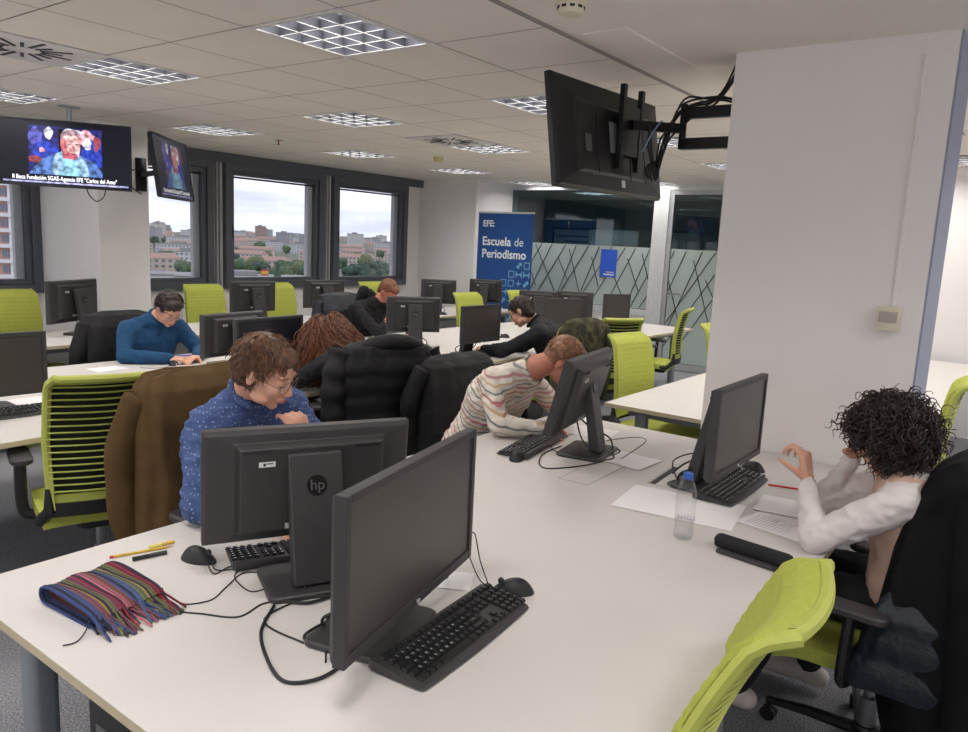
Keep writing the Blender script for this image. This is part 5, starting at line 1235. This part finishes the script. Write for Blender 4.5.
Js=dict(P=(3.12,2.33,.58),C=(3.10,2.16,.88),N=(3.10,2.01,1.02),H=(3.20,1.86,1.085),Q=Qs,S=[(2.93,2.10,.98),(3.25,2.12,.98)],E=[(2.87,2.0,.79),(3.38,1.98,.79)],W=[(3.00,1.86,.775),(3.20,1.82,.80)],
 hands=[((.8,-.3,0),(0,0,-1),-1,{}),((-.3,-.2,.8),(.2,.7,.2),1,{})],K=[(2.92,1.9,.5),(3.15,1.9,.5)],A=[(2.9,2.0,.1),(3.15,2.0,.1)],toe=(0,-1,0))
t,org,Q,H=person('person in a cream sweater with thin coloured stripes, head bowed behind the tilted monitor',Js,('striped_sweater',stm),skinm=skin2,voxel=.0065,neck_r=.06,fold=.006,wid=1.1)
hs=hairmat('sandy_hair',(110,72,48),(168,122,90)); haircap(t,hs,org,H,Q,1.03,fold=.002); strands(t,'hair_strands',hs,org,H,Q,scalp(900,14,zmin=-.05),short(.014,.5,.6,.001),.0014,seed=2)
# --- curly dark hair, near side of the near desk, facing +y
Qc=frame((.35,.86,-.36),(0,.3,1))
Jc=dict(P=(2.74,.24,.56),C=(2.70,.25,.86),N=(2.67,.285,.99),H=(2.655,.345,1.085),Q=Qc,S=[(2.84,.31,.93),(2.53,.27,.925)],E=[(2.86,.56,.775),(2.46,.49,.77)],W=[(2.79,.46,.98),(2.58,.555,.92)],
 hands=[((-.22,-.1,.5),(-.5,-.5,.1),-1,dict(curl=(.5,.5,.3))),((.0,.10,.5),(.1,.8,.05),1,dict(curls=[(.55,1.2,.6),(.75,1.2,.6),(.9,1.2,.6),(1.0,1.2,.6)],thc=.7,sc=.95))],K=[(2.92,.58,.52),(2.66,.58,.52)],A=[(2.95,.55,.11),(2.62,.72,.11)],toe=(0,1,0),sleeve=(.95,.95),slim=.78)
t,org,Q,H=person('person with dark curly hair and white sleeves at the right, one hand raised',Jc,('undershirt',mat('white_cotton',(216,208,204),.85,var=.02,bump=.15)),voxel=.0055,fold=.007,wid=.85,neck_r=.045,shoe=mat('shoe_light',(200,190,180),.6))
vs_=MB(); P_,C_,N_=V(Jc['P']),V(Jc['C']),V(Jc['N']); sd=(V(Jc['S'][0])-V(Jc['S'][1])).normalized(); md=(P_+C_)/2
for s in(-1,1):
    a=sd*s; vs_.capsule(P_+a*.07,.135,md+a*.06,.122); vs_.capsule(md+a*.06,.122,C_+a*.065,.137); vs_.capsule(C_+a*.065,.137,V(Jc['S'][0 if s>0 else 1])*.6+N_*.4-V((0,0,.03)),.086)
remesh(vs_,'knit_vest',.008,mat('peach_knit',(206,170,152),.95,var=.06,bump=.6,bscale=160),t,org,4,.003,2,14)
hc=hairmat('black_curly_hair',(20,15,14),(58,42,38)); haircap(t,hc,org,H,Q,1.26,fold=.012,voxel=.008)
Qi=Q.inverted()
def curly(i,p,nn,g):
    down=Qi@V((0,0,-1)); rv=V((g.uniform(-1,1),g.uniform(-1,1),g.uniform(-1,1))); d=(rv*.8+nn*.35+down*.55).normalized(); l=g.uniform(.045,.095); ph=g.uniform(0,6.3); k0=g.uniform(1.06,1.24); q=V((p.x*k0,(p.y+.012)*k0-.012,(p.z-.028)*k0+.028)); out=[]; am=g.uniform(.005,.010); fr_=g.uniform(9,19)
    if p.z<.0: d=(d+down*.5).normalized()
    a1=d.orthogonal().normalized()
    for k in range(20):
        t_=k/19; a1=(a1-d*a1.dot(d)).normalized(); a2=d.cross(a1); out.append(q+(a1*math.cos(ph+fr_*t_)+a2*math.sin(ph+fr_*t_))*am*(.4+.6*min(1,t_*3))); d=(d+down*.07).normalized(); q=hug(q+d*l/19,1.15)
    return out
strands(t,'hair_curls',hc,org,H,Q,scalp(2600,21,zmin=-.07),curly,.0023,seed=7); face_bits(t,H,Q,org,hc,True)
# ------------------------------------------------------------------ outside the windows
GZ=-32
gm=mat('city_ground',(120,122,112),.9,var=.25,scale=.02)
struct('ground',MB().bb((-400,20,GZ-1),(2600,4200,GZ)),gm,smooth=False)
facs=[mat('render_cream',(216,210,204),.8),mat('brick_red',(178,146,138),.85),mat('render_white',(214,212,212),.8),mat('render_grey',(168,166,168),.8),mat('render_sand',(206,190,178),.85)]
glz=mat('far_glazing',(112,122,136),.3); roofm=mat('roof_tile',(172,140,130),.9); roofg=mat('roof_grey',(150,148,148),.9); bandw=mat('balcony_white',(226,224,226),.7)
BV=[]
def block(w,d,h,fm,rm,nx,nz,pitched=False):
    t=thing('apartment_block','x','building')
    MB().bb((-w/2,-d/2,0),(w/2,d/2,h)).build('wall',fm,t,smooth=False)
    r=MB()
    if pitched: r.add([(-w/2-.5,-d/2-.5,h),(w/2+.5,-d/2-.5,h),(w/2+.5,d/2+.5,h),(-w/2-.5,d/2+.5,h),(-w/2+2,0,h+3),(w/2-2,0,h+3)],[(0,1,5,4),(2,3,4,5),(1,2,5),(3,0,4),(3,2,1,0)])
    else: r.bb((-w/2-.3,-d/2-.3,h),(w/2+.3,d/2+.3,h+.8)); r.bb((-w*.2,-d*.2,h),(w*.1,d*.2,h+3))
    r.build('roof',rm,t,smooth=False)
    g=MB(); sx,sz=w/nx,h/nz
    for i in range(nx):
        for k in range(nz): g.bb((-w/2+sx*(i+.25),-d/2-.08,sz*(k+.3)),(-w/2+sx*(i+.75),-d/2+.02,sz*(k+.75)))
    ny=max(2,int(d/sx))
    for i in range(ny):
        for k in range(nz): g.bb((-w/2-.08,-d/2+d/ny*(i+.25),sz*(k+.3)),(-w/2+.02,-d/2+d/ny*(i+.75),sz*(k+.75)))
    g.build('windows',glz,t,smooth=False); return t
for a in ((30,14,22,0,1,8,7,0),(18,14,34,1,1,5,11,0),(46,16,16,2,0,12,5,0),(24,20,26,3,1,6,8,0),(36,14,13,4,0,9,4,1),(60,30,9,2,0,12,2,0),(26,14,30,0,1,7,10,0)):
    BV.append((a[:3],block(a[0],a[1],a[2],facs[a[3]],roofm if a[7] else roofg,a[5],a[6],a[7])))
g=random.Random(21); usedb=set()
# window bearings: positions given as bearing (deg from +x) and distance
def place_building(k,b,dist,rz,z=GZ,lab=None):
    x,y=dist*math.cos(R(b)),dist*math.sin(R(b)); src=BV[k][1]; lab=lab or 'one of the distant city buildings spread below the horizon, seen through the windows'
    if k in usedb: o=dup(src,(x,y,z),rz,lab,'distant city buildings')
    else: usedb.add(k); o=src; o.location=(x,y,z); o.rotation_euler=(0,0,rz); tag(o,lab,None,'distant city buildings')
    return o
def hill(d): return GZ if d<600 else GZ+(d-600)*.010
struct('ground_1',MB().surf(lambda u,v:V(((lerp(280,2600,v))*math.cos(R(lerp(20,100,u))),(lerp(280,2600,v))*math.sin(R(lerp(20,100,u))),hill(lerp(280,2600,v))-.3+6*noise.noise(V((u*9,v*9,2))))),40,60),mat('far_hill',(112,118,104),.95,var=.25,scale=.01))
PB=[]
for i in range(330):
    b=g.uniform(38,71) if i%7 else g.uniform(60,71); d=520*(2400/520)**(g.random()**.75); k=g.choice([0,1,2,3,4,4,4,6,2,2]) if d>1000 else g.choice([4,2,4,4])
    x,y=d*math.cos(R(b)),d*math.sin(R(b))
    if any((x-p)**2+(y-q)**2<58**2 for p,q in PB): continue
    PB.append((x,y)); place_building(k,b,d,R(g.uniform(-35,35)+b-90),hill(d)-1)
place_building(5,62.5,420,R(-25),GZ+1,'low white hall with long flat roof below the middle windows'); place_building(5,54,380,R(-30),GZ+3,'low pale flat roof close below the middle window')
place_building(4,60.3,505,R(-15),GZ+2,'low red roofed building below the window beside the column')
# near brick tower seen through the left window
t=thing('brick_tower','tall brick and white residential tower seen through the left window','building',(60,184,GZ),R(-12))
tw,td,th=44,20,84; bw_=MB().bb((-tw/2,-td/2,0),(tw/2,td/2,th)); bw_.build('wall',mat('tower_brick',(196,150,142),.85,var=.06,scale=.5),t,smooth=False)
s=MB();w_=MB()
for k in range(27):
    z=k*3.1; s.bb((-tw/2-.4,-td/2-.9,z),(tw/2+.4,-td/2,z+.75))
    for i in range(14): 
        x=-tw/2+1.2+i*3.05; w_.bb((x,-td/2-.1,z+1.1),(x+.8,-td/2+.05,z+2.6)); w_.bb((x+1.0,-td/2-.1,z+1.1),(x+1.8,-td/2+.05,z+2.6))
s.build('balcony_band',bandw,t,smooth=False); w_.build('windows',glz,t,smooth=False)
p=MB()
for x in (-tw/2+8,-tw/2+19,-tw/2+33): p.bb((x,-td/2-.5,0),(x+3.2,-td/2,th))
p.build('white_bay',bandw,t,smooth=False); MB().bb((-tw/2-.5,-td/2-1,th),(tw/2+.5,td/2+.5,th+1)).build('roof',roofg,t,smooth=False)
# trees
leafs=[mat('tree_green',(84,104,78),.9,var=.35,scale=.6),mat('tree_dark_green',(70,88,76),.9,var=.35,scale=.6),mat('tree_olive',(110,116,84),.9,var=.3,scale=.6)]; bark=mat('bark',(86,72,60),.9)
TV=[]
def tree(k,con=False):
    gg=random.Random(k); t=thing('tree','x','tree'); b=MB()
    if con:
        for j in range(7): 
            q=j/6; b.sph((0,0,5+q*15),(3.6*(1-q)+.5,3.6*(1-q)+.5,2.0),10,6)
    else:
        for j in range(16): a=gg.uniform(0,6.28); r=gg.uniform(0,3.6); b.sph((r*math.cos(a),r*math.sin(a),6+gg.uniform(0,4.2)-r*.4),(gg.uniform(1.6,2.6),)*3,9,6)
    b.v=[tuple(V(p)*(1+.10*noise.noise(V(p)*.9))) for p in b.v]; b.build('crown',leafs[k%3],t); MB().cyl((0,0,0),(0,0,7),.35,n=8).build('trunk',bark,t); return t
for k in range(3): TV.append(tree(k))
TV.append(tree(4,True)); ut=set()
def place_tree(k,b,d,s,lab='one of the green trees in the park belt below the windows'):
    x,y=d*math.cos(R(b)),d*math.sin(R(b)); src=TV[k]
    o=dup(src,(x,y,hill(d)-.5),g.uniform(0,6)) if k in ut else src; ut.add(k); o.location=(x,y,hill(d)-.5); o.scale=(s,)*3; tag(o,lab,None,'park trees outside'); return o
TP=[]; PB+=[(420*math.cos(R(62.5)),420*math.sin(R(62.5))),(380*math.cos(R(54)),380*math.sin(R(54))),(505*math.cos(R(60.3)),505*math.sin(R(60.3)))]
for i in range(230):
    b=g.uniform(38,71); d=g.uniform(420,640) if i<160 else g.uniform(640,1200); x,y=d*math.cos(R(b)),d*math.sin(R(b))
    if any((x-p)**2+(y-q)**2<(13 if q2 else 38)**2 for p,q,q2 in [(a_,b_,1) for a_,b_ in TP]+[(a_,b_,0) for a_,b_ in PB]): continue
    TP.append((x,y)); place_tree(g.choice([0,1,2,0,1]),b,d,g.uniform(1.1,1.6))
for b,d,s in ((61.0,330,1.1),(51.6,250,1.15)):
    o=place_tree(3,b,d,s); o['label']={61.0:'dark conifer rising in the window beside the column',51.6:'dark conifer at the right side of the middle window'}[b]; del o['group']
fp=thing('flagpole','flagpole with a small yellow and red flag outside the middle window','flagpole',(120,155,GZ)); MB().cyl((0,0,0),(0,0,25),.12,n=8).build('pole',steel,fp); MB().bb((-2,-.05,23.4),(0,.05,24.1)).build('flag',mat('flag_yellow',(220,170,70),.7),fp,smooth=False); MB().bb((-2,-.05,24.1),(0,.05,24.5)).bb((-2,-.05,23.0),(0,.05,23.4)).build('flag_stripes',mat('flag_red',(190,60,60),.7),fp,smooth=False)
# ------------------------------------------------------------------ sky and light
w=bpy.data.worlds.new('overcast_sky'); SC.world=w; w.use_nodes=True; nt=w.node_tree; nt.nodes.clear(); o=nt.nodes.new('ShaderNodeOutputWorld'); bg=nt.nodes.new('ShaderNodeBackground'); tc=nt.nodes.new('ShaderNodeTexCoord')
mp=nt.nodes.new('ShaderNodeMapping'); mp.inputs['Scale'].default_value=(1.2,1.2,9); n=nt.nodes.new('ShaderNodeTexNoise'); n.inputs['Scale'].default_value=2.6; n.inputs['Detail'].default_value=6; n.inputs['Roughness'].default_value=.55
r=nt.nodes.new('ShaderNodeValToRGB'); e=r.color_ramp.elements; e[0].position=.34; e[0].color=(*lin((176,180,198)),1); e[1].position=.66; e[1].color=(*lin((242,240,244)),1)
nt.links.new(tc.outputs['Generated'],mp.inputs['Vector']); nt.links.new(mp.outputs['Vector'],n.inputs['Vector']); nt.links.new(n.outputs['Fac'],r.inputs['Fac']); nt.links.new(r.outputs['Color'],bg.inputs['Color']); bg.inputs['Strength'].default_value=.98; nt.links.new(bg.outputs[0],o.inputs[0])
vs=SC.view_settings; vs.view_transform='Standard'; vs.look='None'; vs.exposure=.93; vs.gamma=1; vs.use_curve_mapping=False
